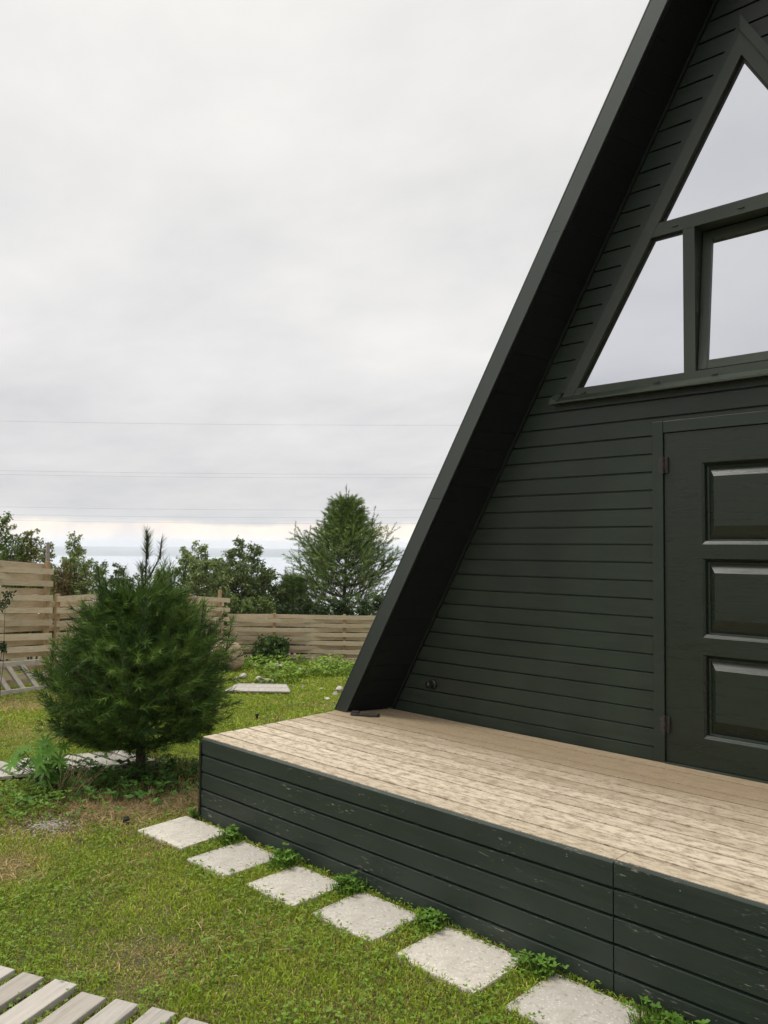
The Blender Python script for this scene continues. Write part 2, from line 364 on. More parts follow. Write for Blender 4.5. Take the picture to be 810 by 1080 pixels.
# roof slopes: slab with metal rake trim at the gable edge, and a lined soffit
for side in (0, 1):
    X = (lambda x: x) if side == 0 else mir
    ap = lambda x0: (XC - x0)*SL
    xo, xf, xw = -4.355, -4.238, -4.105; apw = (XC-xw)*SW
    zb = 0.004
    def quad(pts): 
        return pts if side == 0 else pts[::-1]
    rf = MB()
    P = lambda x, y, z: (X(x), y, z)
    # closed prism: outer face, inner face split so that the soffit flares from the thin edge to the insulated slab
    v = [P(xo+zb/SL, FY+.012, zb), P(XC, FY+.012, ap(xo)), P(XC, BY, ap(xo)), P(xo+zb/SL, BY, zb),
         P(xf+.004+zb/SL, FY+.012, zb), P(XC, FY+.012, ap(xf+.004)), P(xw+zb/SW, WY-.002, zb), P(XC, WY-.002, apw), P(xw+zb/SW, BY, zb), P(XC, BY, apw)]
    rf.add(v, [(0, 1, 2, 3), (4, 6, 7, 5), (6, 8, 9, 7), (0, 4, 5, 1), (3, 2, 9, 8), (0, 3, 8, 6, 4)])
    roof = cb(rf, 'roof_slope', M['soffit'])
    # outside metal sheet with standing seams
    ms = MB(); nrm = Vector((-SL, 0, 1)).normalized() if side == 0 else Vector((SL, 0, 1)).normalized()
    a = Vector(P(xo, FY, 0)); b = Vector(P(XC, FY, ap(xo)))
    if 1:
        v0 = a + nrm*.004; v1 = b + Vector((0, 0, .008)); dy = Vector((0, BY-FY+.01, 0)); th = nrm*.006
        ms.hexa([v0, v1, v1+dy, v0+dy, v0+th, v1+Vector((0,0,.012)), v1+dy+Vector((0,0,.012)), v0+dy+th])
        for i in range(15):
            y = FY+.25+i*.47; s0 = a+nrm*.022; s0.y = y; s1 = b+Vector((0, 0, .03)); s1.y = y
            ms.bar(s0, s1, .012, .025, nrm)
    cb(ms, 'roof_sheet', M['roof'], roof)
    # rake trim in lapped lengths
    zs = [0.004, 1.52, 3.06, ap(xo)]
    ft = MB()
    for i in range(3):
        z1, z2 = zs[i], zs[i+1]; yy = FY - .0015*(i % 2)
        def fx(z, inner): return (xf if inner else xo) + z/SL
        o1, o2 = fx(z1, 0), fx(z2, 0)
        zi2 = z2 if i < 2 else ap(xf)
        i1, i2 = fx(z1, 1), (fx(zi2, 1))
        g = .0015 if i < 2 else 0
        ft.hexa([P(o1, yy, z1), P(i1, yy, z1), P(i1, yy+.012, z1), P(o1, yy+.012, z1),
                 P(o2-g, yy, z2-g), P(i2-g, yy, zi2-g), P(i2-g, yy+.012, zi2-g), P(o2-g, yy+.012, z2-g)])
    cb(ft, 'rake_trim', M['fascia'], roof)
    # soffit boards, each laid across the overhang and stacked up the slope
    sb = MB(); zz_ = .012
    while zz_ < 4.2:
        z2_ = zz_+.112
        sb.hexa([P(xf+.006+zz_/SL, FY+.02, zz_), P(xw+zz_/SW, WY-.012, zz_), P(xw+.008+zz_/SW, WY-.012, zz_), P(xf+.014+zz_/SL, FY+.02, zz_),
                 P(xf+.006+z2_/SL, FY+.02, z2_), P(xw+z2_/SW, WY-.012, z2_), P(xw+.008+z2_/SW, WY-.012, z2_), P(xf+.014+z2_/SL, FY+.02, z2_)])
        zz_ += .1135
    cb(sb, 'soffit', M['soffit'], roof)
    ct = MB(); p0 = Vector(P(xw+.018, WY-.010, .02)); p1 = Vector(P(xw+.018+4.33/SW, WY-.010, 4.35))
    ct.tube([p0, p1], [.013, .013], 10); cb(ct, 'corner_bead', M['soffit'], smooth=False)
rc = MB(); rc.add([(XC-.1, FY-.01, 4.64), (XC, FY-.01, 4.81), (XC+.1, FY-.01, 4.64), (XC-.1, BY+.02, 4.64), (XC, BY+.02, 4.81), (XC+.1, BY+.02, 4.64),
                   (XC-.107, FY-.01, 4.65), (XC, FY-.01, 4.83), (XC+.107, FY-.01, 4.65), (XC-.107, BY+.02, 4.65), (XC, BY+.02, 4.83), (XC+.107, BY+.02, 4.65)],
                  [(6, 7, 10, 9), (7, 8, 11, 10), (0, 3, 4, 1), (1, 4, 5, 2), (0, 1, 7, 6), (1, 2, 8, 7)])
cb(rc, 'ridge_cap', M['roof'])

# ---- window
win = bpy.data.objects.new('window', None); COL.objects.link(win); win.location = (XC, WY, WIN_Z0); under(win, cabin)
bpy.context.view_layer.update()
FT = .080                                   # frame bar measured along x
yf0, yf1 = WY-.028, WY+.085
fr = MB()
def poly_bar(mb, pts, y0, y1):
    n = len(pts); v = [(x, y0, z) for x, z in pts] + [(x, y1, z) for x, z in pts]
    mb.add(v, [tuple(range(n)), tuple(range(2*n-1, n-1, -1))] + [(i, i+n, (i+1) % n+n, (i+1) % n) for i in range(n)])
zg0 = 2.185; apg = WIN_TOP - FT*WIN_SL       # bottom and apex of the glass
# raked bars
for s in (0, 1):
    X = (lambda x: x) if s == 0 else mir
    poly_bar(fr, [(X(winL(WIN_Z0)), WIN_Z0), (X(winL(WIN_Z0, FT)), WIN_Z0), (X(XC), apg), (X(XC), WIN_TOP)][::(1 if s == 0 else -1)], yf0, yf1)
xg0 = winL(WIN_Z0, FT)
poly_bar(fr, [(winL(WIN_Z0, FT)+.001, WIN_Z0), (mir(winL(WIN_Z0, FT))-.001, WIN_Z0), (mir(winL(zg0, FT))-.001, zg0), (winL(zg0, FT)+.001, zg0)], yf0+.002, yf1-.002)
poly_bar(fr, [(winL(3.0, FT)-.002, 3.0), (mir(winL(3.0, FT))+.002, 3.0), (mir(winL(3.075, FT))+.002, 3.075), (winL(3.075, FT)-.002, 3.075)], yf0+.002, yf1-.002)
MX0, MX1 = -1.872, -1.806
for a, b in ((MX0, MX1), (mir(MX1), mir(MX0))):
    poly_bar(fr, [(a, zg0-.001), (b, zg0-.001), (b, 3.001), (a, 3.001)], yf0+.004, yf1-.004)
frame = cb(fr, 'window_frame', M['frame'], win)
# panes; black strips added before the glass stand for the reveal's shade
def pane(pts, y):
    g = MB(); poly_bar(g, pts, y, y+.012); return cb(g, 'window_pane', M['glass'], win)
GY = WY+.008
pane([(winL(3.075, FT)+.004, 3.079), (mir(winL(3.075, FT))-.004, 3.079), (XC, apg-.006)], GY)
pane([(winL(zg0, FT)+.005, zg0+.003), (MX0-.003, zg0+.003), (MX0-.003, 2.997), (winL(3.0, FT)+.003, 2.997)], GY)
pane([(mir(MX0)+.003, zg0+.003), (mir(winL(zg0, FT))-.005, zg0+.003), (mir(winL(3.0, FT))-.003, 2.997), (mir(MX0)+.003, 2.997)], GY)
gk = MB()
for s_ in (0, 1):
    X = (lambda x: x) if s_ == 0 else mir
    for a_, b_ in ((zg0, 3.0), (3.075, None)):
        bot = [(X(winL(a_, FT)+.001), a_), (X(winL(a_, FT)+.010), a_)]
        top = [(X(XC), apg-.03), (X(XC), apg-.002)] if b_ is None else [(X(winL(b_, FT)+.010), b_), (X(winL(b_, FT)+.001), b_)]
        poly_bar(gk, (bot+top)[::(1 if s_ == 0 else -1)], GY-.006, GY-.001)
poly_bar(gk, [(winL(2.99, FT), 2.986), (MX0-.001, 2.986), (MX0-.001, 2.999), (winL(2.99, FT), 2.999)], GY-.007, GY-.002)
cb(gk, 'window_reveal_shade', M['black'], win)
# middle sash, tilted inwards at the top
sash = bpy.data.objects.new('sash', None); COL.objects.link(sash)
sw = (mir(MX1)-MX1)-.008; sh = 3.0-zg0-.004
def sash_mesh():
    s = MB(); b = .052; T = .05
    s.box((-sw/2+b/2, 0, sh/2), (b, T, sh)); s.box((sw/2-b/2, 0, sh/2), (b, T, sh))
    s.box((0, 0, b/2), (sw-2*b, T-.003, b)); s.box((0, 0, sh-b/2), (sw-2*b, T-.003, b)); return s
mt = Matrix.Translation((XC, WY+.018, zg0+.004)) @ Matrix.Rotation(R(-6.5), 4, 'X')
COL.objects.unlink(sash); bpy.data.objects.remove(sash)
bpy.context.view_layer.update()
so_ = sash_mesh().build('sash', M['frame'], bevel=.003); so_.parent = win; so_.matrix_parent_inverse = Matrix.Identity(4); so_.matrix_basis = win.matrix_world.inverted() @ mt
g = MB(); g.box((0, -.004, sh/2), (sw-.104, .010, sh-.104)); gp_ = g.build('window_pane', M['glass']); gp_.parent = win; gp_.matrix_basis = win.matrix_world.inverted() @ mt
# casing boards outside the raked bars, sill with end lug, drain caps
for s in (0, 1):
    X = (lambda x: x) if s == 0 else mir
    cs = MB(); wdt = .05
    pts = [(X(winL(WIN_Z0+.05, -wdt)), WIN_Z0+.05), (X(winL(WIN_Z0+.05, -.008)), WIN_Z0+.05), (X(XC-.001), WIN_TOP-.006), (X(XC-.001), WIN_TOP+wdt*WIN_SL)]
    poly_bar(cs, pts[::(1 if s == 0 else -1)], WY-(.012 if s == 0 else .045), WY+.02); cb(cs, 'casing', M['siding'] if s == 0 else M['frame'], win)
sl = MB(); y0 = WY-.075
xl, xr = winL(WIN_Z0)-.055, mir(winL(WIN_Z0)-.055)
sl.add([(xl+.05, y0, WIN_Z0-.012), (xr-.05, y0, WIN_Z0-.012), (xr-.05, yf0+.001, WIN_Z0+.022), (xl+.05, yf0+.001, WIN_Z0+.022),
        (xl+.05, y0, WIN_Z0-.022), (xr-.05, y0, WIN_Z0-.022), (xr-.05, WY-.001, WIN_Z0-.014), (xl+.05, WY-.001, WIN_Z0-.014)],
       [(0, 1, 2, 3), (4, 5, 1, 0), (7, 6, 5, 4), (0, 3, 7, 4), (1, 5, 6, 2)])
for a in (xl, xr-.012+.0):
    sl.add([(a, y0, WIN_Z0-.024), (a+.05, y0, WIN_Z0-.024), (a+.05, WY-.002, WIN_Z0-.024), (a, WY-.002, WIN_Z0-.024),
            (a+.012, y0, WIN_Z0+.02), (a+.05, y0, WIN_Z0-.008), (a+.055, WY-.002, WIN_Z0+.05), (a+.02, WY-.002, WIN_Z0+.06)], BOXF) if a == xl else None
cb(sl, 'window_sill', M['frame'], win)
for x, z in ((-2.50, 2.153), (-2.03, 2.153), (-1.70, 2.153), (-1.2, 2.153), (-.72, 2.153), (-1.915, 3.032), (-1.55, 3.032), (-1.2, 3.032)):
    dc = MB(); y = yf0+.002
    n = 10; ring = [(x+.020*math.cos(2*math.pi*i/n), z+.0065*math.sin(2*math.pi*i/n)) for i in range(n)]
    v = [(a, y, b) for a, b in ring] + [(x+(a-x)*.75, y-.007, z+(b-z)*.7) for a, b in ring]
    dc.add(v, [tuple(range(2*n-1, n-1, -1))] + [(i, (i+1) % n, (i+1) % n+n, i+n) for i in range(n)]); cb(dc, 'drain_cap', M['frame'], win)
hd = MB(); hd.box((MX1+.004, WY+.0, 2.55), (.01, .014, .06)); cb(hd, 'stay', M['iron'], win)

# ---- door
DX0, DX1, DZ1 = -2.0, -1.08, 1.859
dy = WY-.006
# slab built as a grid round three raised panels
door_bm = MB()
px0, px1 = -1.785, -1.295
pz = [(.169, .622), (.715, 1.147), (1.225, 1.676)]
def q(mb, a, b, c, d): mb.add([a, b, c, d], [(0, 1, 2, 3)])
def rect(x0, x1, z0, z1, y): return [(x0, y, z0), (x1, y, z0), (x1, y, z1), (x0, y, z1)]
zs = [.012] + [z for p in pz for z in p] + [DZ1-.004]
for a, b in zip(zs[::2], zs[1::2]): door_bm.add(rect(px0, px1, a, b, dy), [(0, 1, 2, 3)])
door_bm.add(rect(DX0+.004, px0, .012, DZ1-.004, dy), [(0, 1, 2, 3)]); door_bm.add(rect(px1, DX1-.004, .012, DZ1-.004, dy), [(0, 1, 2, 3)])
e = rect(DX0+.004, DX1-.004, .012, DZ1-.004, dy); e2_ = [(x, y+.045, z) for x, y, z in e]
door_bm.add(e+e2_, [(0, 4, 5, 1), (1, 5, 6, 2), (2, 6, 7, 3), (3, 7, 4, 0), (7, 6, 5, 4)])
door = cb(door_bm, 'door', M['door'])
for z0, z1 in pz:
    pm = MB(); lv = [(0, 0, 0, 0, 0), (.012, .014, .012, .016, 0), (.018, .022, .022, .024, .010), (.024, .03, .03, .034, .016), (.070, .072, .076, .086, -.002)]
    lv = [(0, 0, 0), (.012, .012, .008), (.020, .020, .030), (.030, .028, .032), (.066, .092, .001)]
    rs = [rect(px0+a, px1-a, z0+b, z1-b, dy+c) for a, b, c in lv]
    rs[1] = rect(px0+.012, px1-.012, z0+.018, z1-.008, dy+.010)
    rs[4] = rect(px0+.066, px1-.066, z0+.100, z1-.078, dy+.001)
    for A, B in zip(rs, rs[1:]):
        for i in range(4): pm.add([A[i], A[(i+1) % 4], B[(i+1) % 4], B[i]], [(0, 1, 2, 3)])
    pm.add(rs[-1], [(0, 1, 2, 3)]); cb(pm, 'raised_panel', M['door'], door)
for z in (1.674, .215):
    h = MB(); h.tube([(DX0+.001, WY-.030, z-.05), (DX0+.001, WY-.030, z-.018)], [.009]*2, 10); h.tube([(DX0+.001, WY-.030, z-.015), (DX0+.001, WY-.030, z+.015)], [.0095]*2, 10)
    h.tube([(DX0+.001, WY-.030, z+.018), (DX0+.001, WY-.030, z+.05)], [.009]*2, 10); h.box((DX0+.012, WY-.013, z), (.03, .012, .09)); h.box((DX0-.014, WY-.0185, z), (.024, .006, .08))
    cb(h, 'hinge', M['iron'], door)
hn_ = MB(); hn_.box((DX1-.07, dy-.006, .95), (.04, .012, .20)); hn_.tube([(DX1-.07, dy-.012, 1.0), (DX1-.07, dy-.055, 1.0), (DX1-.19, dy-.058, 1.0)], [.009]*3, 10); cb(hn_, 'door_handle', M['black'], door)
dc = MB(); cy0, cy1 = WY-.018, WY+.05
dc.box(((DL+DX0)/2, (cy0+cy1)/2, (DT+.0)/2), (DX0-DL-.001, cy1-cy0, DT)); dc.box(((DR+DX1)/2, (cy0+cy1)/2, DT/2), (DR-DX1-.001, cy1-cy0, DT))
dc.box(((DX0+DX1)/2, (cy0+cy1)/2+.001, (DZ1+DT)/2), (DX1-DX0+.002, cy1-cy0-.004, DT-DZ1))
dc.box(((DX0+DX1)/2, WY+.01, .002), (DX1-DX0-.002, .07, .014))
cb(dc, 'door_casing', M['trim'], door, bevel=.003)

# wall lamp socket
lm = thing('wall_lamp', 'small round black lamp fitting low on the siding near the left roof foot', 'wall lamp', (-3.715, WY-.001, .225))
c = MB(); n = 14
def rotlathe(mb, prof, n=16):                # lathe round the y axis, facing the viewer's side
    vs = []
    for y, r in prof: vs += [(r*math.cos(2*math.pi*i/n), -y, r*math.sin(2*math.pi*i/n)) for i in range(n)]
    fs = [(j*n+i, j*n+(i+1) % n, (j+1)*n+(i+1) % n, (j+1)*n+i) for j in range(len(prof)-1) for i in range(n)]
    mb.add(vs, fs + [tuple((len(prof)-1)*n+i for i in range(n))])
rotlathe(c, [(0, .036), (.012, .036), (.02, .028), (.05, .028)]); c.build('housing', M['black'], lm)
c = MB(); rotlathe(c, [(.05, .024), (.062, .022), (.07, .012)]); t = NT('dark lens'); t.base((.01, .01, .012)); t.rough(.08); c.build('lens', t.m, lm)

# ------------------------------------------------------------------ deck
DKX0, DKX1, DKY0 = -4.33, 1.25, 2.888
deck = thing('wooden_deck', 'raised deck of weathered pale boards with dark green painted skirt, in front of the cabin', 'deck', (DKX0, DKY0, -.51))
bpy.context.view_layer.update()
def tones(o, vals):                          # one value per face, for board tone
    a = o.data.attributes.new('tone', 'FLOAT', 'FACE'); a.data.foreach_set('value', np.array(vals, np.float32))
db = MB(); tv = []
nb = 13; bw = (WY-DKY0-.026)/nb
for i in range(nb):
    y0 = DKY0+.024+i*bw; g = .0125
    cuts = [DKX0-.008, DKX1]
    if i == 0: cuts = [DKX0-.008, -1.527, DKX1]
    for a, b in zip(cuts, cuts[1:]):
        zt = random.uniform(-.0015, .0015) - (.001 if i == 0 else 0)
        db.box(((a+b)/2, y0+(bw-g)/2, -.0125+zt), (b-a-.003, bw-g, .025)); tv += [random.random()]*6
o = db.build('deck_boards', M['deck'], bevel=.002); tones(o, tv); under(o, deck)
# skirt: five lapped boards, left and right lengths meeting at a joint
def skirt(x0, x1, name):
    s = MB(); Y = DKY0
    zt = -.004 if x0 < -3 else -.002; P_ = .1045
    for k in range(6):
        z1 = zt-k*P_; z0 = z1-P_
        for (za, ya, zb_, yb) in ((z0+.0085, Y, z1-.0075, Y), (z1-.0075, Y, z1-.0045, Y+.008), (z1-.0045, Y+.008, z1, Y+.018), (z0, Y+.018, z0+.0085, Y+.018)):
            s.add([(x0, ya, za), (x1, ya, za), (x1, yb, zb_), (x0, yb, zb_)], [(0, 1, 2, 3)])
        s.add([(x0, Y+.018, z0+.0085), (x1, Y+.018, z0+.0085), (x1, Y, z0+.0085), (x0, Y, z0+.0085)], [(0, 1, 2, 3)])
        for x, fl_ in ((x0, 1), (x1, 0)):
            v = [(x, Y, z0+.006), (x, Y, z1-.0085), (x, Y+.008, z1-.0045), (x, Y+.03, z1-.0045), (x, Y+.03, z0+.006)]
            s.add(v, [tuple(range(5)) if not fl_ else tuple(range(4, -1, -1))])
    o = s.build(name, M['skirt']); return under(o, deck)
skirt(DKX0+.012, -1.529, 'skirt'); skirt(-1.524, DKX1-.01, 'skirt')
s = MB(); s.box((DKX0+.005, DKY0+.004, -.30), (.016, .022, .54)); s.box((DKX0+.005, (DKY0+WY)/2+.01, -.30), (.012, WY-DKY0-.02, .54)); under(s.build('side_skirt', M['black']), deck)
s = MB(); s.box(((DKX0+DKX1)/2, DKY0+.035, -.30), (DKX1-DKX0-.05, .02, .5)); s.box(((DKX0+DKX1)/2, WY-.05, -.3), (DKX1-DKX0-.05, .05, .5)); s.box((DKX1-.012, (DKY0+WY)/2, -.3), (.02, WY-DKY0, .54))
for x in np.arange(DKX0+.2, DKX1, .6): s.box((x, (DKY0+WY)/2, -.10), (.045, WY-DKY0-.12, .14))
under(s.build('joists', M['black']), deck)

# iron bracket lying on the deck
b = thing('iron_bracket', 'small dark iron bracket lying on the deck at the foot of the roof edge', 'bracket', (-4.05, 4.06, .003), R(28))
x = MB(); x.box((0, 0, .009), (.20, .055, .016)); x.build('plate', M['iron'], b, bevel=.002)
x = MB(); x.box((-.07, 0, .022), (.05, .04, .010)); x.build('lip', M['iron'], b)

# ------------------------------------------------------------------ pavers beside the deck
PAV = [(x_, y_+.004, a_*1.07, b_*1.06, r_) for x_, y_, a_, b_, r_ in [(-4.205, 2.695, .42, .33, 3), (-3.655, 2.66, .33, .36, 0), (-3.155, 2.675, .345, .33, 1), (-2.668, 2.688, .37, .325, 0), (-2.12, 2.69, .40, .34, 0), (-1.58, 2.69, .375, .32, -1), (-1.03, 2.69, .39, .33, 1)]]
plab = ['square grey concrete paver lying at the left corner of the deck, farthest along the row', 'rough concrete paver second from the deck corner, between weed tufts', 'rough concrete paver third from the deck corner, before the dark skirt',
        'speckled concrete paver fourth from the deck corner, with a tall weed beyond it', 'large speckled concrete paver fifth from the deck corner, with a dead twig on its edge', 'concrete paver sixth from the deck corner, with dry grass stems lying across it', 'nearest concrete paver, at the right end of the row before the skirt']
for i, (x, y, a, b, rz) in enumerate(PAV[:6]):
    s = MB(); n = 28; vs = []; fs = []; th = .05
    # slightly chipped outline
    out = []
    for k in range(4*n):
        e_, f = divmod(k, n); f /= n
        c_ = [(-1, -1), (1, -1), (1, 1), (-1, 1)]; p, q_ = c_[e_], c_[(e_+1) % 4]
        u, v = p[0]+(q_[0]-p[0])*f, p[1]+(q_[1]-p[1])*f
        rr = 1-.07*max(0, abs(u)*abs(v)-.86) - random.uniform(0, .012); out.append((u*a/2*rr, v*b/2*rr))
    m_ = len(out)
    s.add([(u, v, -th) for u, v in out]+[(u, v, -.006) for u, v in out]+[(u*.985, v*.985, 0) for u, v in out],
          [(k, (k+1) % m_, (k+1) % m_+m_, k+m_) for k in range(m_)]+[(k+m_, (k+1) % m_+m_, (k+1) % m_+2*m_, k+2*m_) for k in range(m_)]+[tuple(range(2*m_, 3*m_))])
    o = s.build('paver', M['paver']); o.location = (x, y, -.51+.009); o.rotation_euler = (R(random.uniform(-.5, .5)), R(random.uniform(-.5, .5)), R(rz))
    tag(o, plab[i], 'paver', 'concrete pavers in a row beside the deck')

# ------------------------------------------------------------------ plank walkways
def walkway(name, label, start, dirv, n, pitch, pw, length, skip=(), side=1, skew=0.0, ground=-.51, group='plank walkways across the lawn'):
    t_ = thing(name, label, 'walkway', (start[0], start[1], ground), math.atan2(dirv[1], dirv[0]), group)
    for i in range(n):
        s = MB(); L_ = length*random.uniform(.97, 1.03); off = random.uniform(-.015, .015)
        w2 = pw*random.uniform(.94, 1.05)
        x0 = i*pitch; sg = -1 if side > 0 else 1
        ya, yb = sg*off, sg*(L_+off)
        lo, hi = min(ya, yb), max(ya, yb); z0 = 0.0; z1 = .028+random.uniform(-.003, .003)
        k_ = skew*(hi-lo); s.hexa([(x0+k_, lo, z0), (x0+w2+k_, lo, z0), (x0+w2+.004, hi, z0), (x0+.003, hi, z0), (x0+k_, lo, z1), (x0+w2+k_, lo, z1), (x0+w2+.004, hi, z1), (x0+.003, hi, z1)])
        o = s.build('plank', M['plank'], t_, bevel=.004); tones(o, [random.random()]*6)
    return t_
dv = np.array([.806, .332]); dv /= np.hypot(*dv)
wk1 = walkway('plank_walkway', 'grey plank walkway at the lower left, nearest the camera, grass growing between planks', (-3.53, 1.245), dv, 9, .153, .108, .85, side=1)
dv2 = np.array([.39, .92]); dv2 /= np.hypot(*dv2)
wk2 = walkway('plank_walkway', 'pale plank walkway running behind the round pine bush and the lupin', (-6.72, 1.95), dv2, 12, .128, .100, .44, side=1, skew=.5)

# ------------------------------------------------------------------ woven board fences
def fence(P0, P1, hL, hR, nb, label, posts, bulge=.035, name='woven_fence', bw=.085, post_tall=(), end_post=False):
    P0 = np.array(P0); P1 = np.array(P1); Lh = np.hypot(*(P1-P0)); u = (P1-P0)/Lh; nn = np.array([-u[1], u[0]])
    if nn @ (-P0) < 0: nn = -nn                # nn points to the lawn side
    z0 = float(gz(*P0)); root = thing(name, label, 'fence', (P0[0], P0[1], z0), 0, 'woven board fence panels round the garden')
    b = MB(); tv = []; segs = max(8, int(Lh/.16))
    sp = posts[1]-posts[0] if len(posts) > 1 else 1.5
    for k in range(nb):
        f0, f1 = (k+.5)/nb, (k+.5)/nb
        jit0, jit1 = random.uniform(-.016, .016), random.uniform(-.016, .016); tone = random.random()
        hw = bw/2*random.uniform(.92, 1.05); ph = k % 2
        # a board runs two or three bays, then a fresh one is nailed on
        cut = sorted(random.sample(range(2, segs-2), max(0, int(Lh/2.6)))) if segs > 8 else []
        prev = None
        for j in range(segs+1):
            s_ = j/segs; d_ = s_*Lh
            wv = bulge*math.cos(math.pi*(d_-posts[0])/sp)*(1 if ph else -1)*1.0
            p = P0 + u*d_ + nn*(wv+.012*(1 if ph else -1))
            zb_ = float(gz(*(P0+u*d_))); H = hL+(hR-hL)*s_
            zc_ = zb_ + .05 + (H-.05)*f0 + jit0*(1-s_) + jit1*s_ - z0
            cr = [(p[0]-P0[0]-nn[0]*.009, p[1]-P0[1]-nn[1]*.009), (p[0]-P0[0]+nn[0]*.009, p[1]-P0[1]+nn[1]*.009)]
            ring = [(cr[0][0], cr[0][1], zc_-hw), (cr[1][0], cr[1][1], zc_-hw), (cr[1][0], cr[1][1], zc_+hw), (cr[0][0], cr[0][1], zc_+hw)]
            if prev is not None:
                if j in cut: tone = random.random()
                b.add(prev+ring, [(0, 1, 5, 4), (1, 2, 6, 5), (2, 3, 7, 6), (3, 0, 4, 7)]+([(3, 2, 1, 0)] if j == 1 else [])+([(4, 5, 6, 7)] if j == segs else []))
                tv += [tone]*(4+(j == 1)+(j == segs))
            prev = ring
    o = b.build('woven_boards', M['pallet'], root); tones(o, tv)
    for i, d_ in enumerate(posts):
        p = P0+u*d_; zb_ = float(gz(*p)); H = hL+(hR-hL)*min(1, d_/Lh); ex = post_tall[i] if i < len(post_tall) else .02
        s = MB(); s.box((p[0]-P0[0], p[1]-P0[1], zb_-z0+(H+ex)/2-.1), (.06, .06, H+ex+.2), Matrix.Rotation(math.atan2(u[1], u[0]), 3, 'Z')); s.build('post', M['post'], root, bevel=.003)
    return root
A1 = ld(-5.07, 12.2); A0 = ld(-6.3, 9.1)
LA = math.hypot(A1[0]-A0[0], A1[1]-A0[1])
fence(A0, A1, 1.83, 1.85, 19, 'tall woven board fence panel at the far left behind the ladder', [LA-.03-1.5*2, LA-.03-1.5, LA-.03], .07, bw=.090, post_tall=(.02, .02, .02))
s = MB(); p = ld(-5.12, 12.25)
st = thing('wooden_stake', 'thin pale stake standing up behind the corner of the tall fence', 'stake', (p[0], p[1], float(gz(*p)))); s.bar((0, 0, 0), (.01, 0, 2.16), .05, .03); s.build('upright', M['plank'], st)
B0 = ld(-5.06, 12.35); B1 = ld(-4.35, 14.75); B2 = ld(-3.33, 17.15)
fence(B0, B1, 1.36, 1.47, 14, 'lower woven fence panel just right of the tall one, partly behind the pine bush', [.1, 1.3, 2.42], .065, bw=.088)
fence(B1, B2, 1.47, 1.40, 14, 'woven fence panel behind the pine bush running to the fence corner', [.15, 1.35, 2.35], .065, bw=.088, post_tall=(.02, .02, .16))
C0 = ld(-3.33, 17.3); C1 = ld(3.2, 17.3)
fence(C0, C1, 1.07, 1.03, 11, 'long low woven board fence across the back of the lawn', [.95-1.5+.05+1.5*i for i in range(1, 5)], .075, bw=.084)

# ladder leaning sideways on the fence foot
lad0, lad1 = ld(-5.45, 9.4), ld(-4.82, 11.6)
z0 = float(gz(*lad0)); z1 = float(gz(*lad1))
lr = thing('wooden_ladder', 'grey wooden ladder lying on its side against the foot of the tall fence', 'ladder', (lad0[0], lad0[1], z0))
dl = Vector((lad1[0]-lad0[0], lad1[1]-lad0[1], z1-z0)); Ln = dl.length; du = dl.normalized(); side_ = Vector((-RT[0], -RT[1], 0)); upv = (side_*.16+Vector((0, 0, .36)))
s = MB(); s.bar(Vector((0, 0, .035)), Vector((0, 0, .035))+du*Ln, .045, .07); s.build('rail', M['ladder'], lr, bevel=.003)
s = MB(); s.bar(Vector((0, 0, .035))+upv, Vector((0, 0, .035))+upv+du*(Ln+.05), .045, .07); s.build('rail', M['ladder'], lr, bevel=.003)
for f in (.06, .22, .36, .53, .66, .78, .9):
    a = Vector((0, 0, .04))+du*Ln*f+du*.05; b_ = Vector((0, 0, .03))+upv+du*(Ln*f-.07)
    s = MB(); s.bar(a, b_, .085, .03, du.cross(upv)); s.build('rung', M['ladder'], lr, bevel=.003)

# ------------------------------------------------------------------ stones
def stone(name, mat, size, loc, seed, label, group=None, cat='rock'):
    import bmesh
    rr = random.Random(seed); bm = bmesh.new(); bmesh.ops.create_icosphere(bm, subdivisions=3, radius=1)
    ph = [rr.uniform(0, 6) for _ in range(6)]
    cuts = [(Vector((rr.gauss(0, 1), rr.gauss(0, 1), rr.gauss(0, .7))).normalized(), rr.uniform(.50, .82)) for _ in range(12)]
    for v in bm.verts:
        p = v.co.copy()
        for n_, dd in cuts:
            e_ = p.dot(n_)-dd
            if e_ > 0: p -= n_*e_*.85
        k = 1+.07*math.sin(3*p.x+ph[0])+.06*math.sin(4*p.y+ph[1])+.05*math.sin(5*p.z+ph[2])
        v.co = Vector((p.x*size[0]*k, p.y*size[1]*k, p.z*size[2]*k))
    me = bpy.data.meshes.new(name); bm.to_mesh(me); bm.free(); me.materials.append(mat); me.shade_smooth()
    o = bpy.data.objects.new(name, me); COL.objects.link(o); o.location = loc; o.rotation_euler.z = math.atan2(RT[1], RT[0])+rr.uniform(-.3, .3)
    return tag(o, label, cat, group)
p = gp(236, 709); stone('boulder', M['boulder'], (.42, .33, .34), (p[0], p[1], p[2]+.29), 3, 'big rounded tan boulder half hidden behind the pine bush', None, 'boulder')
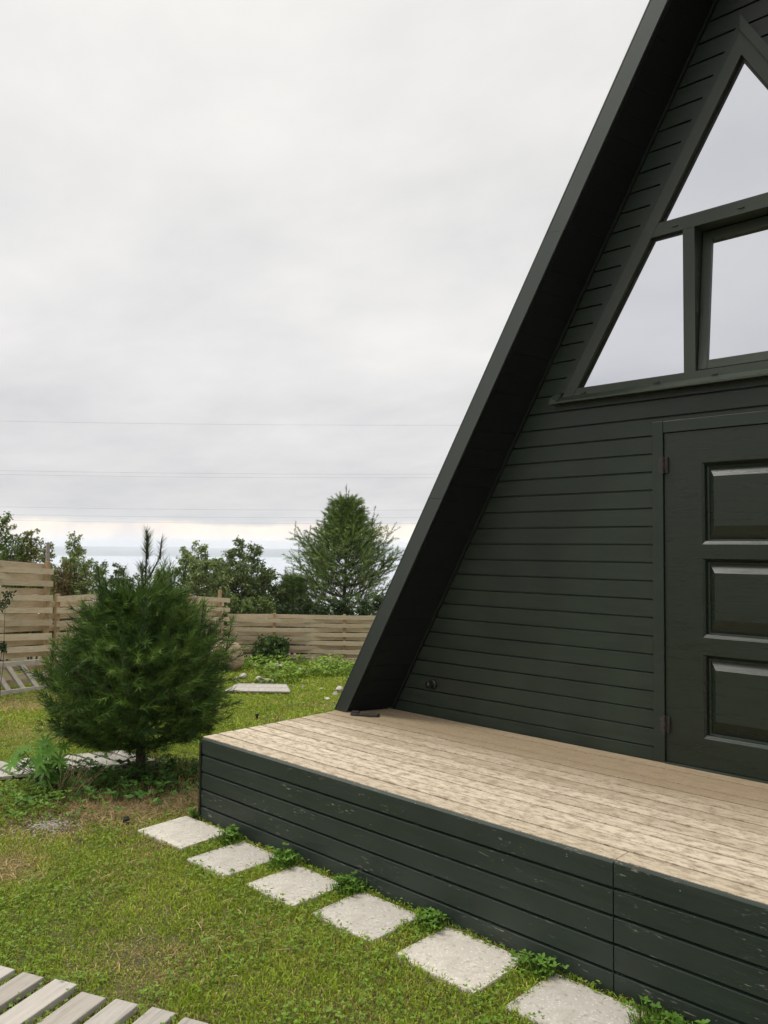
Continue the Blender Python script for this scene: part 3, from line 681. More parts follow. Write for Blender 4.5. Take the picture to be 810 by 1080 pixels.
rocks = [(293, 706, 12, 6, 'flat pale rock lying in weeds before the low fence, below the climbing plant', 1), (282, 707, 6, 6, 'small tan rock beside the flat pale rock by the low fence', 0), (269, 705, 5, 4, 'small pale rock near the boulder, at the back of the weeds', 0),
         (260, 705, 4, 3, 'tiny pale rock nearest the boulder', 0), (257, 717, 8, 6, 'pale jagged rock right of the boulder, at the left end of the pallet', 0), (250, 719, 5, 4, 'small whitish rock touching the left edge of the rock heap', 0),
         (280, 722, 9, 6, 'lumpy cream rock behind the low pallet', 1), (273, 720, 6, 6, 'upright cream rock left of the lumpy one behind the pallet', 0), (287, 722, 5, 4, 'small cream rock at the right of the pallet heap', 0), (267, 724, 5, 3, 'flat cream rock just behind the pallet', 0),
         (358, 731, 10, 6, 'grey white rock close to the foot of the roof edge', 1), (353, 735, 6, 5, 'small pale rock in front of the grey white one', 0), (345, 739, 7, 3, 'flat white stone in the lawn near the roof foot', 0),
         (320, 727, 3.5, 4, 'lone white pebble standing out in the lawn middle', 0), (303, 727, 3, 3, 'tiny white pebble right of the pallet', 0), (309, 726, 3, 2.5, 'tiny pale pebble between the pallet and the lone white one', 0), (339, 728, 4, 2, 'flat beige pebble left of the grey white rock', 0), (316, 708, 4, 3, 'small rock in the weeds right of the climbing plant', 0)]
for i, (a, b, wpx, hpx, lab, _) in enumerate(rocks):
    p = gp(a, b); d = dep(p[0], p[1]); r_ = wpx/2*d/FPX*1.25; h_ = hpx/2*d/FPX*1.45
    stone('rock', M['rock'], (r_, r_*.8, h_), (p[0], p[1], p[2]+h_*.75), 20+i, lab, 'pale rocks scattered by the back fence')

# low slatted pallet on the lawn
p = gp(246, 733); d = dep(p[0], p[1]); pl = thing('wooden_pallet', 'low grey slatted pallet lying on the grass beyond the pine bush', 'pallet', (p[0], p[1], p[2]-.01), math.atan2(RT[1], RT[0])-R(2))
Wd = .78
for i in range(7):
    s = MB(); y = i*.085; s.hexa([(-.12+y*.1, y, .05), (Wd-y*.25, y, .05), (Wd-y*.25, y+.07, .05), (-.12+y*.1, y+.07, .05), (-.12+y*.1, y, .07), (Wd-y*.25, y, .07), (Wd-y*.25, y+.07, .07), (-.12+y*.1, y+.07, .07)])
    o = s.build('slat', M['plank'], pl, bevel=.003); tones(o, [random.random()]*6)
for xx in (-.08, .3, Wd-.2):
    s = MB(); s.box((xx, .29, .02), (.07, .56, .06)); s.build('runner', M['ladder'], pl)

# stake lights
for (a, b, hh, rr_, lab) in ((133, 871, .05, .021, 'small black stake light cap sticking up beside the first paver'), (271, 760, .075, .020, 'small black stake light on the far lawn just behind the deck edge')):
    p = gp(a, b); tl = thing('stake_light', lab, 'garden light', (p[0], p[1], p[2]), 0, 'black garden stake lights')
    s = MB(); s.tube([(0, 0, -.05), (0, 0, hh-.02)], [rr_*.7, rr_*.7], 12); s.build('stem', M['black'], tl)
    s = MB(); s.tube([(0, 0, hh-.022), (0, 0, hh-.004), (0, 0, hh)], [rr_, rr_, rr_*.85], 16); s.build('cap', M['black'], tl)

# ------------------------------------------------------------------ plants
def blades(P, D, Ln, Wd, N_=None, bend=.0, side=None):
    """P base points, D directions, one triangle pair each (a slim bent blade). returns verts, tris"""
    n = len(P); 
    if side is None:
        rnd = rng.normal(size=(n, 3)); side = np.cross(D, rnd); side /= np.linalg.norm(side, axis=1)[:, None]+1e-9
    w_ = side*Wd[:, None]/2
    mid = P + D*(Ln*.55)[:, None]
    tip = P + D*Ln[:, None] + np.array([0, 0, -1.0])*(bend*Ln)[:, None] if not np.isscalar(bend) else P + D*Ln[:, None] + np.array([0, 0, -bend])*Ln[:, None]
    V = np.stack([P-w_*.6, P+w_*.6, mid-w_, mid+w_, tip], 1).reshape(-1, 3)
    b = (np.arange(n)*5)[:, None]
    T = np.concatenate([b+[0, 1, 3], b+[0, 3, 2], b+[2, 3, 4]], 1).reshape(-1, 3)
    return V, T
def tri_needles(P, D, Ln, Wd):
    n = len(P); rnd = rng.normal(size=(n, 3)); side = np.cross(D, rnd); side /= np.linalg.norm(side, axis=1)[:, None]+1e-9
    w_ = side*Wd[:, None]/2; V = np.stack([P-w_, P+w_, P+D*Ln[:, None]], 1).reshape(-1, 3)
    return V, (np.arange(n*3)).reshape(-1, 3)
def norm(v): return v/(np.linalg.norm(v, axis=-1, keepdims=True)+1e-9)

def conifer(name, loc, H, prof, whorls, nbr, label, ndl_len, ndl_w, per_m, cA, cB, leaders, trunk_r, up=.35, sub=7, z_start=.1, group=None, cat='tree', splay=.75, seed=1, sublen=.42, blen=.17, lift=.35, tonepow=1.0, lob=.10, candles=0):
    g = np.random.default_rng(seed); rr = random.Random(seed)
    root = thing(name, label, cat, loc, 0, group)
    tk = MB(); bend = [(g.normal()*.015, g.normal()*.015) for _ in range(6)]
    tk.tube([(bend[i][0]*(i > 0), bend[i][1]*(i > 0), -.1+(H+.1)*i/5) for i in range(6)], [trunk_r*(1-.85*i/5) for i in range(6)], 9)
    shoots = []           # (p0, dir, length, weight)
    def add_shoot(p, d, l): shoots.append((p, norm(d), l))
    for wz in whorls:
        f = wz; z = z_start + (H*.97-z_start)*f; rad = prof(f)
        n = nbr + (rr.random() < .5); a0 = rr.uniform(0, 6.28)
        for k in range(n):
            a = a0 + 6.283*k/n + g.normal()*.18; L_ = rad*g.uniform(.78, 1.1)*(1+lob*math.sin(2*a+seed)+lob*.8*math.sin(3*a-seed*2+f*4))
            if L_ < .05: continue
            upk = up*(.5+f*1.1)+g.normal()*.07
            o0 = np.array([0, 0, z]); dirh = np.array([math.cos(a), math.sin(a), 0.])
            pts = [o0 + dirh*L_*s + np.array([0, 0, 1])*(L_*(upk*s - .10*math.sin(s*3.14)+.22*s*s)) for s in np.linspace(0, 1, 6)]
            tk.tube(pts, [trunk_r*.30*(1-.8*s)*(1-.5*f)+.002 for s in np.linspace(0, 1, 6)], 5)
            add_shoot(pts[-1]-(pts[-1]-pts[-2])*.5, pts[-1]-pts[-2]+np.array([0, 0, L_*.08]), blen*g.uniform(.9, 1.3))
            for s in range(sub):
                t0 = .22+.74*(s+g.uniform(0, .8))/sub; i = min(4, int(t0*5)); p = pts[i]+(pts[i+1]-pts[i])*(t0*5-i)
                sd = (1 if s % 2 else -1); an = a+sd*g.uniform(.5, 1.0)
                l2 = L_*sublen*(1.15-t0)*g.uniform(.7, 1.2)+blen*.6
                d2 = np.array([math.cos(an), math.sin(an), upk*.8+g.normal()*.2+.15])
                d2 = norm(d2); e_ = p+d2*l2
                tk.tube([p, e_], [.005+.001*H, .002], 4)
                add_shoot(e_-d2*blen*.8, d2+np.array([0, 0, lift]), blen*g.uniform(.8, 1.2))
                add_shoot(p+d2*l2*.35, d2, l2*.4)
                for q_ in range(2):
                    an3 = an+(1 if q_ else -1)*g.uniform(.5, .9); d3 = norm(np.array([math.cos(an3), math.sin(an3), .35+g.normal()*.2])); add_shoot(p+d2*l2*g.uniform(.4, .75), d3, blen*g.uniform(.7, 1.1))
    if candles:                      # upright tufts standing proud of the crown
        src = [q_ for q_ in shoots if q_[0][2] > z_start+.35*H]
        for k in range(candles):
            q_ = src[int(g.integers(len(src)))]; p = np.array(q_[0])+q_[1]*q_[2]*.5; d3 = norm(np.array([p[0]*.35/H+g.normal()*.12, p[1]*.35/H+g.normal()*.12, 1.0])); l3 = blen*g.uniform(.8, 1.5)
            tk.tube([p, p+d3*l3], [.004, .002], 4); add_shoot(p, d3, l3)
    for (lx, ly, lz, ll, lw) in leaders:
        p = np.array([lx, ly, lz]); tk.tube([p, p+np.array([lw[0], lw[1], 1])*ll], [.009, .004], 5); add_shoot(p, np.array([lw[0], lw[1], 1.]), ll*1.03)
    V = []; T = []; C = []; off = 0
    for (p, d, l) in shoots:
        n = max(10, int(l*per_m*g.uniform(.8, 1.15))); s = g.uniform(0, 1, n)
        P = p + d*(s*l)[:, None]; rv = g.normal(size=(n, 3)); rv -= (rv@d)[:, None]*d; rv = norm(rv)
        D = norm(d*(g.uniform(.45, 1.0, n)*(.55+.9*s))[:, None] + rv*splay)
        LN = ndl_len*g.uniform(.7, 1.15, n); WD = np.full(n, ndl_w)
        v, t_ = tri_needles(P, D, LN, WD); V.append(v); T.append(t_+off); off += len(v)
        base = g.random()**tonepow; hue = np.array(cA)*(1-base)+np.array(cB)*base
        cc = hue[None, :]*g.uniform(.8, 1.2, (n, 1)); C.append(np.repeat(cc, 3, 0))
    tk.build('trunk', M['bark'], root)
    npmesh('crown', np.concatenate(V), np.concatenate(T), M['needle'], root, np.concatenate(C))
    return root

# round pine bush on the lawn
pb = (-5.445, 3.109)
def prof1(f):     # radius of the crown by height fraction
    return float(np.interp(f, [0, .15, .35, .55, .72, .86, 1], [.46, .56, .55, .45, .34, .22, .08]))
conifer('pine_bush', (pb[0], pb[1], -.51), 1.24, prof1, [i/10 for i in range(11)], 7, 'round bushy dark green pine with upright leader shoots at the corner of the deck', .080, .0046, 360,
        (.024, .060, .011), (.15, .25, .045), [(-.36, .0, .95, .42, (.0, 0)), (-.40, -.1, .9, .36, (-.05, 0)), (-.17, -.05, 1.05, .40, (.02, 0)), (-.06, -.02, 1.0, .36, (.02, 0)), (.02, .0, 1.15, .64, (.02, .0)), (.03, .01, 1.60, .16, (.0, .0)), (.03, .02, 1.45, .16, (.35, .35)), (.085, .08, 1.60, .15, (.05, .05)), (.03, .01, 1.62, .15, (.0, .0)), (.30, .30, 1.0, .28, (.08, .05)), (.4, .3, .85, .25, (.1, .05))],
        .042, .20, 6, .24, seed=5, cat='pine', splay=.66, blen=.22, lift=.6, tonepow=1.4, lob=.10, candles=70)
# tall pine beyond the fence
p = ld(-40/FPX*22, 22)
conifer('pine_tree', (p[0], p[1], float(gz(*p))), 4.55, lambda f: float(np.interp(f, [0, .2, .4, .58, .7, .8, .9, 1], [1.6, 1.7, 1.5, 1.15, .64, .35, .16, .05])), [.10, .17, .24, .31, .38, .45, .52,   .58, .64, .70, .76, .82, .88, .94], 8, 'tall pointed green pine beyond the low fence, left of the roof edge', .085, .011, 135,
        (.065, .125, .028), (.23, .32, .080), [(0, 0, 4.2, .68, (0, 0)), (.05, .05, 4.1, .40, (.25, .2)), (-.05, 0, 4.0, .42, (-.28, -.2)), (-.1, -.1, 3.7, .5, (-.4, -.35)), (.1, .15, 3.6, .5, (.4, .35))], .08, .46, 8, .2, seed=8, cat='pine', splay=.62, blen=.38, sublen=.32, lift=.9, lob=.06, candles=60, group='conifers beyond the back fence')
p = ld(-95/FPX*21, 21); conifer('pine_tree', (p[0], p[1], float(gz(*p))), 2.25, lambda f: .62*(1-f)**.8+.05, [i/12 for i in range(2, 12)], 5, 'small young pine at the left foot of the tall pine', .10, .0075, 240,
        (.07, .13, .030), (.20, .28, .08), [(0, 0, 2.05, .35, (0, 0))], .05, .45, 5, .2, seed=9, cat='pine', splay=.6, blen=.22, group='conifers beyond the back fence')

def broadleaf(name, loc, H, stems, label, leaf, nleaf, cols, spread, seed, group=None, cat='shrub', twig=.5, density_low=1.0, wid=1.0, r0=.02, s0=.10):
    """stems: list of (dx, dy, height) upright stems; leaves sit on side twigs all the way up"""
    g = np.random.default_rng(seed); root = thing(name, label, cat, loc, 0, group); tk = MB(); tw = []
    for (sx, sy, h) in stems:
        b0 = np.array([sx*.25, sy*.25, -.05]); top = np.array([sx*1.05+g.normal()*.04, sy*1.05+g.normal()*.04, h])
        pts = [b0+(top-b0)*s + np.array([sx, sy, 0])*.25*math.sin(s*3.14)+g.normal(size=3)*.015*H for s in np.linspace(0, 1, 7)]
        tk.tube(pts, [r0*(1-.85*s)+.003 for s in np.linspace(0, 1, 7)], 6)
        nt_ = int(26*h*(1-s0))
        for k in range(nt_):
            s = s0+(1-s0)*(k+g.random())/nt_; i = min(5, int(s*6)); p = pts[i]+(pts[i+1]-pts[i])*(s*6-i)
            a = g.uniform(0, 6.28); l = spread*(1.08-s)**.7*g.uniform(.5, 1.15)*(.75+.25*min(1, s*3))+.06; e_ = p+np.array([math.cos(a)*l, math.sin(a)*l, l*g.uniform(.2, .9)])
            tk.tube([p, e_], [.006, .002], 4); tw.append((p, e_))
            for m2 in range(3):
                b2 = p+(e_-p)*g.uniform(.3, .9); a2 = a+g.normal()*.9; l2 = l*.45; tw.append((b2, b2+np.array([math.cos(a2)*l2, math.sin(a2)*l2, l2*g.uniform(0, .9)])))
    tw_a = np.array([t_[0] for t_ in tw]); tw_b = np.array([t_[1] for t_ in tw]); ln = np.linalg.norm(tw_b-tw_a, axis=1)
    nleaf = int(nleaf*2.3); idx = g.choice(len(tw), nleaf, p=(ln+.04)/np.sum(ln+.04)); s = g.uniform(.15, 1.05, nleaf)
    P = tw_a[idx]+(tw_b[idx]-tw_a[idx])*s[:, None]+g.normal(size=(nleaf, 3))*leaf*.5
    D = norm(g.normal(size=(nleaf, 3))+norm(tw_b[idx]-tw_a[idx])*.8+np.array([0, 0, .1])); LN = leaf*g.uniform(.6, 1.25, nleaf)
    V, T = blades(P, D, LN, LN*.5*wid, bend=.25)
    tone = g.random(len(tw))[idx]; cc = np.array(cols[0])[None]*(1-tone[:, None])+np.array(cols[1])[None]*tone[:, None]
    hot = g.random(nleaf) < .08; cc[hot] = np.array(cols[2]); cc *= g.uniform(.75, 1.25, (nleaf, 1))
    tk.build('trunk', M['bark'], root); npmesh('foliage', V, T, M['leaf'], root, np.repeat(cc, 5, 0))
    return root
def at_px(px, d): x, y = ld((px-405)/FPX*d, d); return (x, y, float(gz(x, y)))
def topz(py, d): return 1.2 - (py-577)/FPX*d      # height that shows at that row
def stemset(px, d, tops):                          # tops: list of (px, py, depth offset)
    b = at_px(px, d); out = []
    for (a, r_, dd) in tops:
        x, y = ld((a-405)/FPX*(d+dd), d+dd); out.append((x-b[0], y-b[1], topz(r_+(7 if d > 15 else 0), d+dd)-b[2]))
    return b, out
DG = [(.085, .14, .035), (.19, .25, .07), (.36, .40, .19)]
YG = [(.11, .135, .030), (.23, .24, .060), (.38, .32, .12)]
PG = [(.11, .17, .045), (.26, .32, .12), (.42, .46, .28)]
def shrub(px, d, tops, label, n, leaf, cols, spread, seed, name='shrub', cat='shrub', **k):
    b, st_ = stemset(px, d, tops); H = max(s[2] for s in st_)
    return broadleaf(name, b, H, st_, label, leaf, n, cols, spread, seed, 'shrubs and young trees beyond the fences', cat, **k)
shrub(2, 17, [(4, 541, 0), (-14, 556, .3), (14, 566, -.3), (-3, 570, .4), (-30, 548, .3), (-24, 575, 0), (8, 585, .5)], 'dense green young birch at the far left edge above the tall fence', 12000, .06, DG, .50, 21, 'young_birch', 'tree')
shrub(38, 17, [(40, 559, 0), (30, 572, .4), (47, 576, -.2), (24, 584, .2)], 'yellowish green shrub with a pointed top behind the end of the tall fence', 8000, .055, YG, .38, 22)
shrub(83, 15.5, [(80, 560, 0), (88, 575, .3), (71, 582, -.2), (96, 590, .2), (64, 596, .2), (90, 585, -.3), (76, 590, .5), (103, 602, 0)], 'loose light green shrub of thin upright stems behind the lower fence', 9000, .05, PG, .28, 23)
shrub(76, 15.2, [(70, 590, 0), (62, 600, 0), (82, 598, .2), (66, 607, -.2)], 'brownish yellow shrub low in front of the loose light green one', 3500, .05, [(.10, .085, .03), (.19, .15, .06), (.28, .2, .1)], .26, 24)
shrub(112, 15.8, [(107, 592, 0), (116, 603, .2), (128, 594, 0), (138, 606, .2)], 'small feathery light green sapling group above the fence by the pine leaders', 4000, .05, [(.07, .11, .035), (.12, .17, .06), (.2, .24, .1)], .14, 25, 'sapling', 'sapling')
shrub(215, 19.5, [(183, 598, 0), (197, 578, .3), (213, 574, 0), (175, 606, -.2), (205, 592, -.5), (222, 585, .3), (230, 590, -.4)], 'broad bush with pale mottled leaves behind the pine bush and fence corner', 12000, .07, PG, .42, 26)
shrub(262, 20.5, [(252, 567, 0), (266, 573, .4), (243, 578, .2), (274, 592, -.3), (284, 598, .3), (258, 588, -.6), (236, 588, 0), (293, 615, .2), (270, 610, -.4)], 'tall rounded dark leaved bush behind the low fence, left of the tall pine', 17000, .07, [(.075, .12, .035), (.17, .22, .08), (.36, .40, .22)], .45, 27)
shrub(330, 19.2, [(300, 634, 0), (318, 628, .2), (340, 636, 0), (360, 630, .2), (382, 632, 0), (398, 626, 0)], 'low dark undergrowth bush below the tall pine just behind the low fence', 9000, .07, [(.03, .055, .02), (.06, .09, .03), (.1, .14, .06)], .4, 28)
shrub(250, 18.6, [(226, 628, 0), (246, 626, .2), (262, 632, 0), (280, 628, 0)], 'low green bush directly behind the corner of the low fence', 6000, .06, DG, .35, 29)
# climber on the front of the low fence, and a thin stem left of it
def climber(px, d, tops, label, n, seed, spread=.2):
    b, st_ = stemset(px, d, tops); return broadleaf('climbing_plant', b, 1, st_, label, .07, n, [(.04, .085, .02), (.085, .14, .035), (.14, .2, .06)], spread, seed, 'climbing plants on the fences', 'climbing plant', wid=1.3, r0=.008)
climber(288, 16.9, [(290, 668, .1), (298, 672, .1), (283, 680, 0), (300, 684, -.1), (292, 690, -.3), (276, 690, -.1)], 'leafy dark green plant growing up the middle of the low fence', 1500, 31)
climber(273, 17.0, [(275, 668, .1), (270, 682, 0)], 'thin sprig of leaves on the low fence left of the bigger climbing plant', 160, 32, .1)
# sprigs in front of the tall fence
for px_, d_, tops_, lb, sd_ in ((3, 10.6, [(8, 628, 0), (-6, 632, 0)], 'dark leafy sprig crossing the tall fence at the left edge, upper one', 33), (0, 10.4, [(8, 682, 0), (-5, 684, 0)], 'dark leafy sprig low on the tall fence at the left edge above the ladder', 34)):
    b, st_ = stemset(px_, d_, tops_); broadleaf('young_sprout', b, 1, st_, lb, .05, 90, [(.03, .05, .018), (.05, .08, .03), (.1, .13, .05)], .1, sd_, 'sprouts before the tall fence', 'plant', r0=.0015, s0=.85)

# lupin with palmate leaves
lp = gp(52, 838); lup = thing('lupin', 'green lupin with star shaped leaves beside the plank walkway, left of the pine bush', 'plant', (lp[0], lp[1], lp[2]))
g = np.random.default_rng(4); st_ = MB(); VV = []; TT = []; CC = []; off = 0
for k in range(34):
    a = g.uniform(0, 6.28); r_ = g.uniform(.02, .26); h = g.uniform(.10, .34)*(1.15-r_*1.3)
    tip = np.array([math.cos(a)*r_-.02, math.sin(a)*r_, h]); st_.tube([(0, 0, 0), tuple(tip*np.array([.5, .5, .65])), tuple(tip)], [.0035, .003, .002], 5)
    ax = norm(np.array([math.cos(a)*.5, math.sin(a)*.5, .8])+g.normal(size=3)*.2-np.array([FW[0], FW[1], 0])*.35)
    u_ = norm(np.cross(ax, [0, 0, 1.])+1e-3); v_ = np.cross(ax, u_); n = int(g.integers(7, 10)); an = np.arange(n)/n*6.283+g.uniform(0, 1)
    D = norm(u_[None]*np.cos(an)[:, None]+v_[None]*np.sin(an)[:, None]+ax*.18); LN = g.uniform(.055, .095)*np.ones(n)
    sd_ = norm(np.cross(D, ax[None])); V, T = blades(np.repeat(tip[None], n, 0), D, LN, LN*.24, bend=.12, side=sd_)
    VV.append(V); TT.append(T+off); off += len(V); c_ = np.array([.085, .19, .025])*g.uniform(.7, 1.35); CC.append(np.repeat(c_[None], len(V), 0))
st_.build('stem', M['bark'], lup); npmesh('foliage', np.concatenate(VV), np.concatenate(TT), M['leaf'], lup, np.concatenate(CC))
# dead stalks
dp = gp(72, 842); ds_ = thing('dry_stalks', 'bundle of leaning dead brown stalks between the lupin and the pine bush', 'dead plant', (dp[0], dp[1], dp[2])); s = MB()
for k in range(26):
    a = g.normal()*.6; l = g.uniform(.14, .34); lean = g.uniform(.2, .9); b0 = np.array([g.normal()*.05, g.normal()*.05, 0]); dv_ = np.array([RT[0]*lean+g.normal()*.2, RT[1]*lean+g.normal()*.2, 1.0]); s.tube([tuple(b0), tuple(b0+norm(dv_)*l*.5), tuple(b0+norm(dv_)*l+np.array([0, 0, -.02]))], [.0028, .0024, .0012], 4)
s.build('stalk_bundle', M['stalk'], ds_)

# ------------------------------------------------------------------ lawn
def vnoise(x, y, sc, seed):                       # smooth value noise, for patches that belong to the turf
    g = np.random.default_rng(seed); T = g.random((64, 64)); xf = x/sc; yf = y/sc; xi = np.floor(xf).astype(int); yi = np.floor(yf).astype(int); u = xf-xi; v = yf-yi
    u = u*u*(3-2*u); v = v*v*(3-2*v); a = T[xi % 64, yi % 64]; b = T[(xi+1) % 64, yi % 64]; c = T[xi % 64, (yi+1) % 64]; d = T[(xi+1) % 64, (yi+1) % 64]
    return a*(1-u)*(1-v)+b*u*(1-v)+c*(1-u)*v+d*u*v
wkinv = []
for t_, Lx, wy in ((wk1, 9*.153, .85), (wk2, 12*.128, .44)): wkinv.append((t_.location.x, t_.location.y, t_.rotation_euler.z, Lx, wy))
def in_plank(x, y):
    m_ = np.zeros(len(x), bool)
    for (cx, cy, rz, Lx, wy), pitch, pw, sk in zip(wkinv, (.153, .128), (.108, .100), (0, .5)):
        u = (x-cx)*math.cos(rz)+(y-cy)*math.sin(rz); v = -(x-cx)*math.sin(rz)+(y-cy)*math.cos(rz)
        u = u + sk*np.minimum(v, 0); m_ |= (u > 0) & (u < Lx) & (v < .0) & (v > -wy) & (np.mod(u, pitch) < pw+.004)
    return m_
def in_paver(x, y, mgn=0):
    m_ = np.zeros(len(x), bool)
    for (cx, cy, a, b, rz) in PAV[:6]: m_ |= (np.abs(x-cx) < a/2+mgn) & (np.abs(y-cy) < b/2+mgn)
    return m_
def blocked(x, y): return ((y > DKY0+.0) & (x > DKX0-.005) & (x < DKX1)) | in_plank(x, y) | in_paver(x, y, -.020) | ((y > 4.0) & (x > -4.3) & (y < 11))
patches = [(gp(a, b)[:2], r_, k) for a, b, r_, k in ((190, 838, .45, 1.0), (120, 850, .38, 1.0), (85, 862, .25, .9), (150, 1003, .17, .5), (2, 922, .28, .9), (255, 990, .3, .45), (120, 925, .35, .4), (40, 770, .6, .8), (25, 745, .9, .8), (330, 745, .5, .4), (60, 872, .22, .9), (200, 1010, .25, .4))]
bare = [(gp(a, b)[:2], r_, k) for a, b, r_, k in ((50, 872, .17, .92), (68, 862, .12, .8), (95, 866, .1, .6), (150, 825, .35, .5), (150, 1003, .08, .25), (5, 925, .15, .25))]
def field(L_, x, y):
    o_ = np.zeros(len(x))
    for (c_, r_, k) in L_: o_ = np.maximum(o_, k*np.exp(-((x-c_[0])**2+(y-c_[1])**2)/(r_*r_)*.9))
    return o_
VV = []; TT = []; CC = []; off = 0
def emit(x, y, hgt, wid, lean, kind_cols, bend=.3, zoff=0):
    global off
    n = len(x); z = gz(x, y)+zoff; P = np.stack([x, y, z-.004], 1); D = norm(np.stack([rng.normal(size=n)*lean, rng.normal(size=n)*lean, np.ones(n)], 1))
    V, T = blades(P, D, hgt, wid, bend=bend); VV.append(V); TT.append(T+off); off += len(V); CC.append(np.repeat(kind_cols, 5, 0))
def scatter(n, d0, d1, lim=.56, lo=None):
    d = np.sqrt(rng.uniform(d0**2, d1**2, n)); lat = rng.uniform(-lim if lo is None else lo, lim if lo is None else -.56, n)*d; x = RT[0]*lat+FW[0]*d; y = RT[1]*lat+FW[1]*d; return x, y, d
FRESH = np.array([.215, .315, .022]); LIME = np.array([.32, .40, .045]); YEL = np.array([.40, .36, .10]); DRY = np.array([.50, .37, .18])
for (n, d0, d1, hh, ww, lo) in ((190000, 2.3, 4.6, .036, .0042, None), (210000, 4.6, 8.0, .042, .0062, None), (150000, 8.0, 13.0, .060, .011, None), (70000, 13, 17.6, .075, .016, None), (45000, 2.0, 5.0, .045, .008, -1.2), (70000, 5.0, 10.5, .055, .012, -1.1)):
    x, y, d = scatter(n, d0, d1, lo=lo); k = ~blocked(x, y); x, y, d = x[k], y[k], d[k]
    dry = np.clip(field(patches, x, y)+.70*(vnoise(x, y, .42, 3)-.58)+.45*(vnoise(x, y, .13, 4)-.5), 0, 1); br = field(bare, x, y)
    k = rng.random(len(x)) > br*.93; x, y, d, dry = x[k], y[k], d[k], dry[k]
    n = len(x); v1 = vnoise(x, y, .22, 5); v2 = vnoise(x, y, .07, 6)
    c_ = FRESH[None]*(1-v1[:, None])+LIME[None]*v1[:, None]; m1 = (rng.random(n) < .10+.55*dry)[:, None]; c_ = np.where(m1, YEL[None], c_)
    m2 = (rng.random(n) < .03+.62*dry**1.5)[:, None]; c_ = np.where(m2, DRY[None], c_); c_ = c_*rng.uniform(.65, 1.25, (n, 1))
    edge = np.exp(-np.maximum(0, DKY0-y)/.09)*(x > DKX0)*(y < DKY0+.01)
    h = hh*rng.uniform(.45, 1.15, n)*np.where(rng.random(n) < .04, 1.6, 1)*(.65+.7*v2)*(1-.45*dry)+edge*.03*rng.random(n)
    emit(x, y, h, ww*rng.uniform(.7, 1.2, n), .55, c_, .35)
ls = npmesh('grass', np.concatenate(VV), np.concatenate(TT), M['grass'], None, np.concatenate(CC)); tag(ls, 'short patchy lawn grass, green with dry yellow patches', 'grass', kind='stuff')
# clover and small broad leaves in the turf
VV = []; TT = []; CC = []; off = 0
def rosettes(x, y, z, size, cols, n_leaf=3, tilt=.35, wid=.8):
    global off
    n = len(x); a0 = rng.uniform(0, 6.28, n)
    for k in range(n_leaf):
        a = a0+6.283*k/n_leaf; D = norm(np.stack([np.cos(a), np.sin(a), rng.uniform(0, tilt, n)*2], 1)); sd_ = norm(np.stack([-np.sin(a), np.cos(a), rng.normal(size=n)*.3], 1))
        P = np.stack([x, y, z], 1); LN = size*rng.uniform(.8, 1.2, n); V, T = blades(P, D, LN, LN*wid, bend=.15, side=sd_); VV.append(V); TT.append(T+off); off += len(V); CC.append(np.repeat(cols, 5, 0))
for (n, d0, d1, sz) in ((11000, 2.3, 4.6, .0095), (7000, 4.6, 8, .014), (4000, 8, 13, .025)):
    x, y, d = scatter(n, d0, d1); v = vnoise(x, y, .35, 9)+.5*(vnoise(x, y, .1, 12)-.5); dry = field(patches, x, y); k = ~blocked(x, y) & (v > .40) & (dry < .5); x, y = x[k], y[k]; n = len(x)
    c_ = np.array([.13, .22, .030])[None]*rng.uniform(.7, 1.5, (n, 1)); rosettes(x, y, gz(x, y)+rng.uniform(.012, .042, n), np.full(n, sz)*rng.uniform(.7, 1.4, n), c_)
ls = npmesh('clover', np.concatenate(VV), np.concatenate(TT), M['leaf'], None, np.concatenate(CC)); tag(ls, 'clover and small broad leaves among the lawn grass', 'ground cover', kind='stuff')
# weeds: along the skirt, round the pine, and the lush growth before the low fence
VV = []; TT = []; CC = []; off = 0
tufts = [(-3.915, 2.83, .05, .10), (-3.86, 2.80, .05, .08), (-3.415, 2.83, .05, .13), (-3.38, 2.79, .05, .10), (-2.905, 2.84, .04, .12), (-2.93, 2.80, .05, .08), (-2.40, 2.84, .05, .08), (-2.36, 2.80, .05, .06), (-1.845, 2.84, .06, .07), (-1.80, 2.83, .05, .07), (-1.33, 2.83, .07, .10), (-1.25, 2.80, .08, .07), (-4.36, 2.90, .02, .08), (-1.15, 2.82, .06, .09)]
for (cx, cy, r_, h) in tufts:
    n = 150; x = cx+rng.normal(size=n)*r_; y = np.minimum(cy+rng.normal(size=n)*r_*.7, DKY0-.006); k = ~in_paver(x, y, -.02); x, y = x[k], y[k]; n = len(x)
    emit(x, y, h*rng.uniform(.4, 1.1, n), np.full(n, .0055), .38, np.array([.085, .165, .022])[None]*rng.uniform(.5, 1.6, (n, 1)), .35)
    n = 10; x = cx+rng.normal(size=n)*r_*.8; y = np.minimum(cy-.01+rng.normal(size=n)*r_*.5, DKY0-.03); rosettes(x, y, np.full(n, -.49)+rng.uniform(.01, h*.55, n), np.full(n, .026), np.array([.09, .18, .025])[None]*rng.uniform(.7, 1.5, (n, 1)), 4, .4, .5)
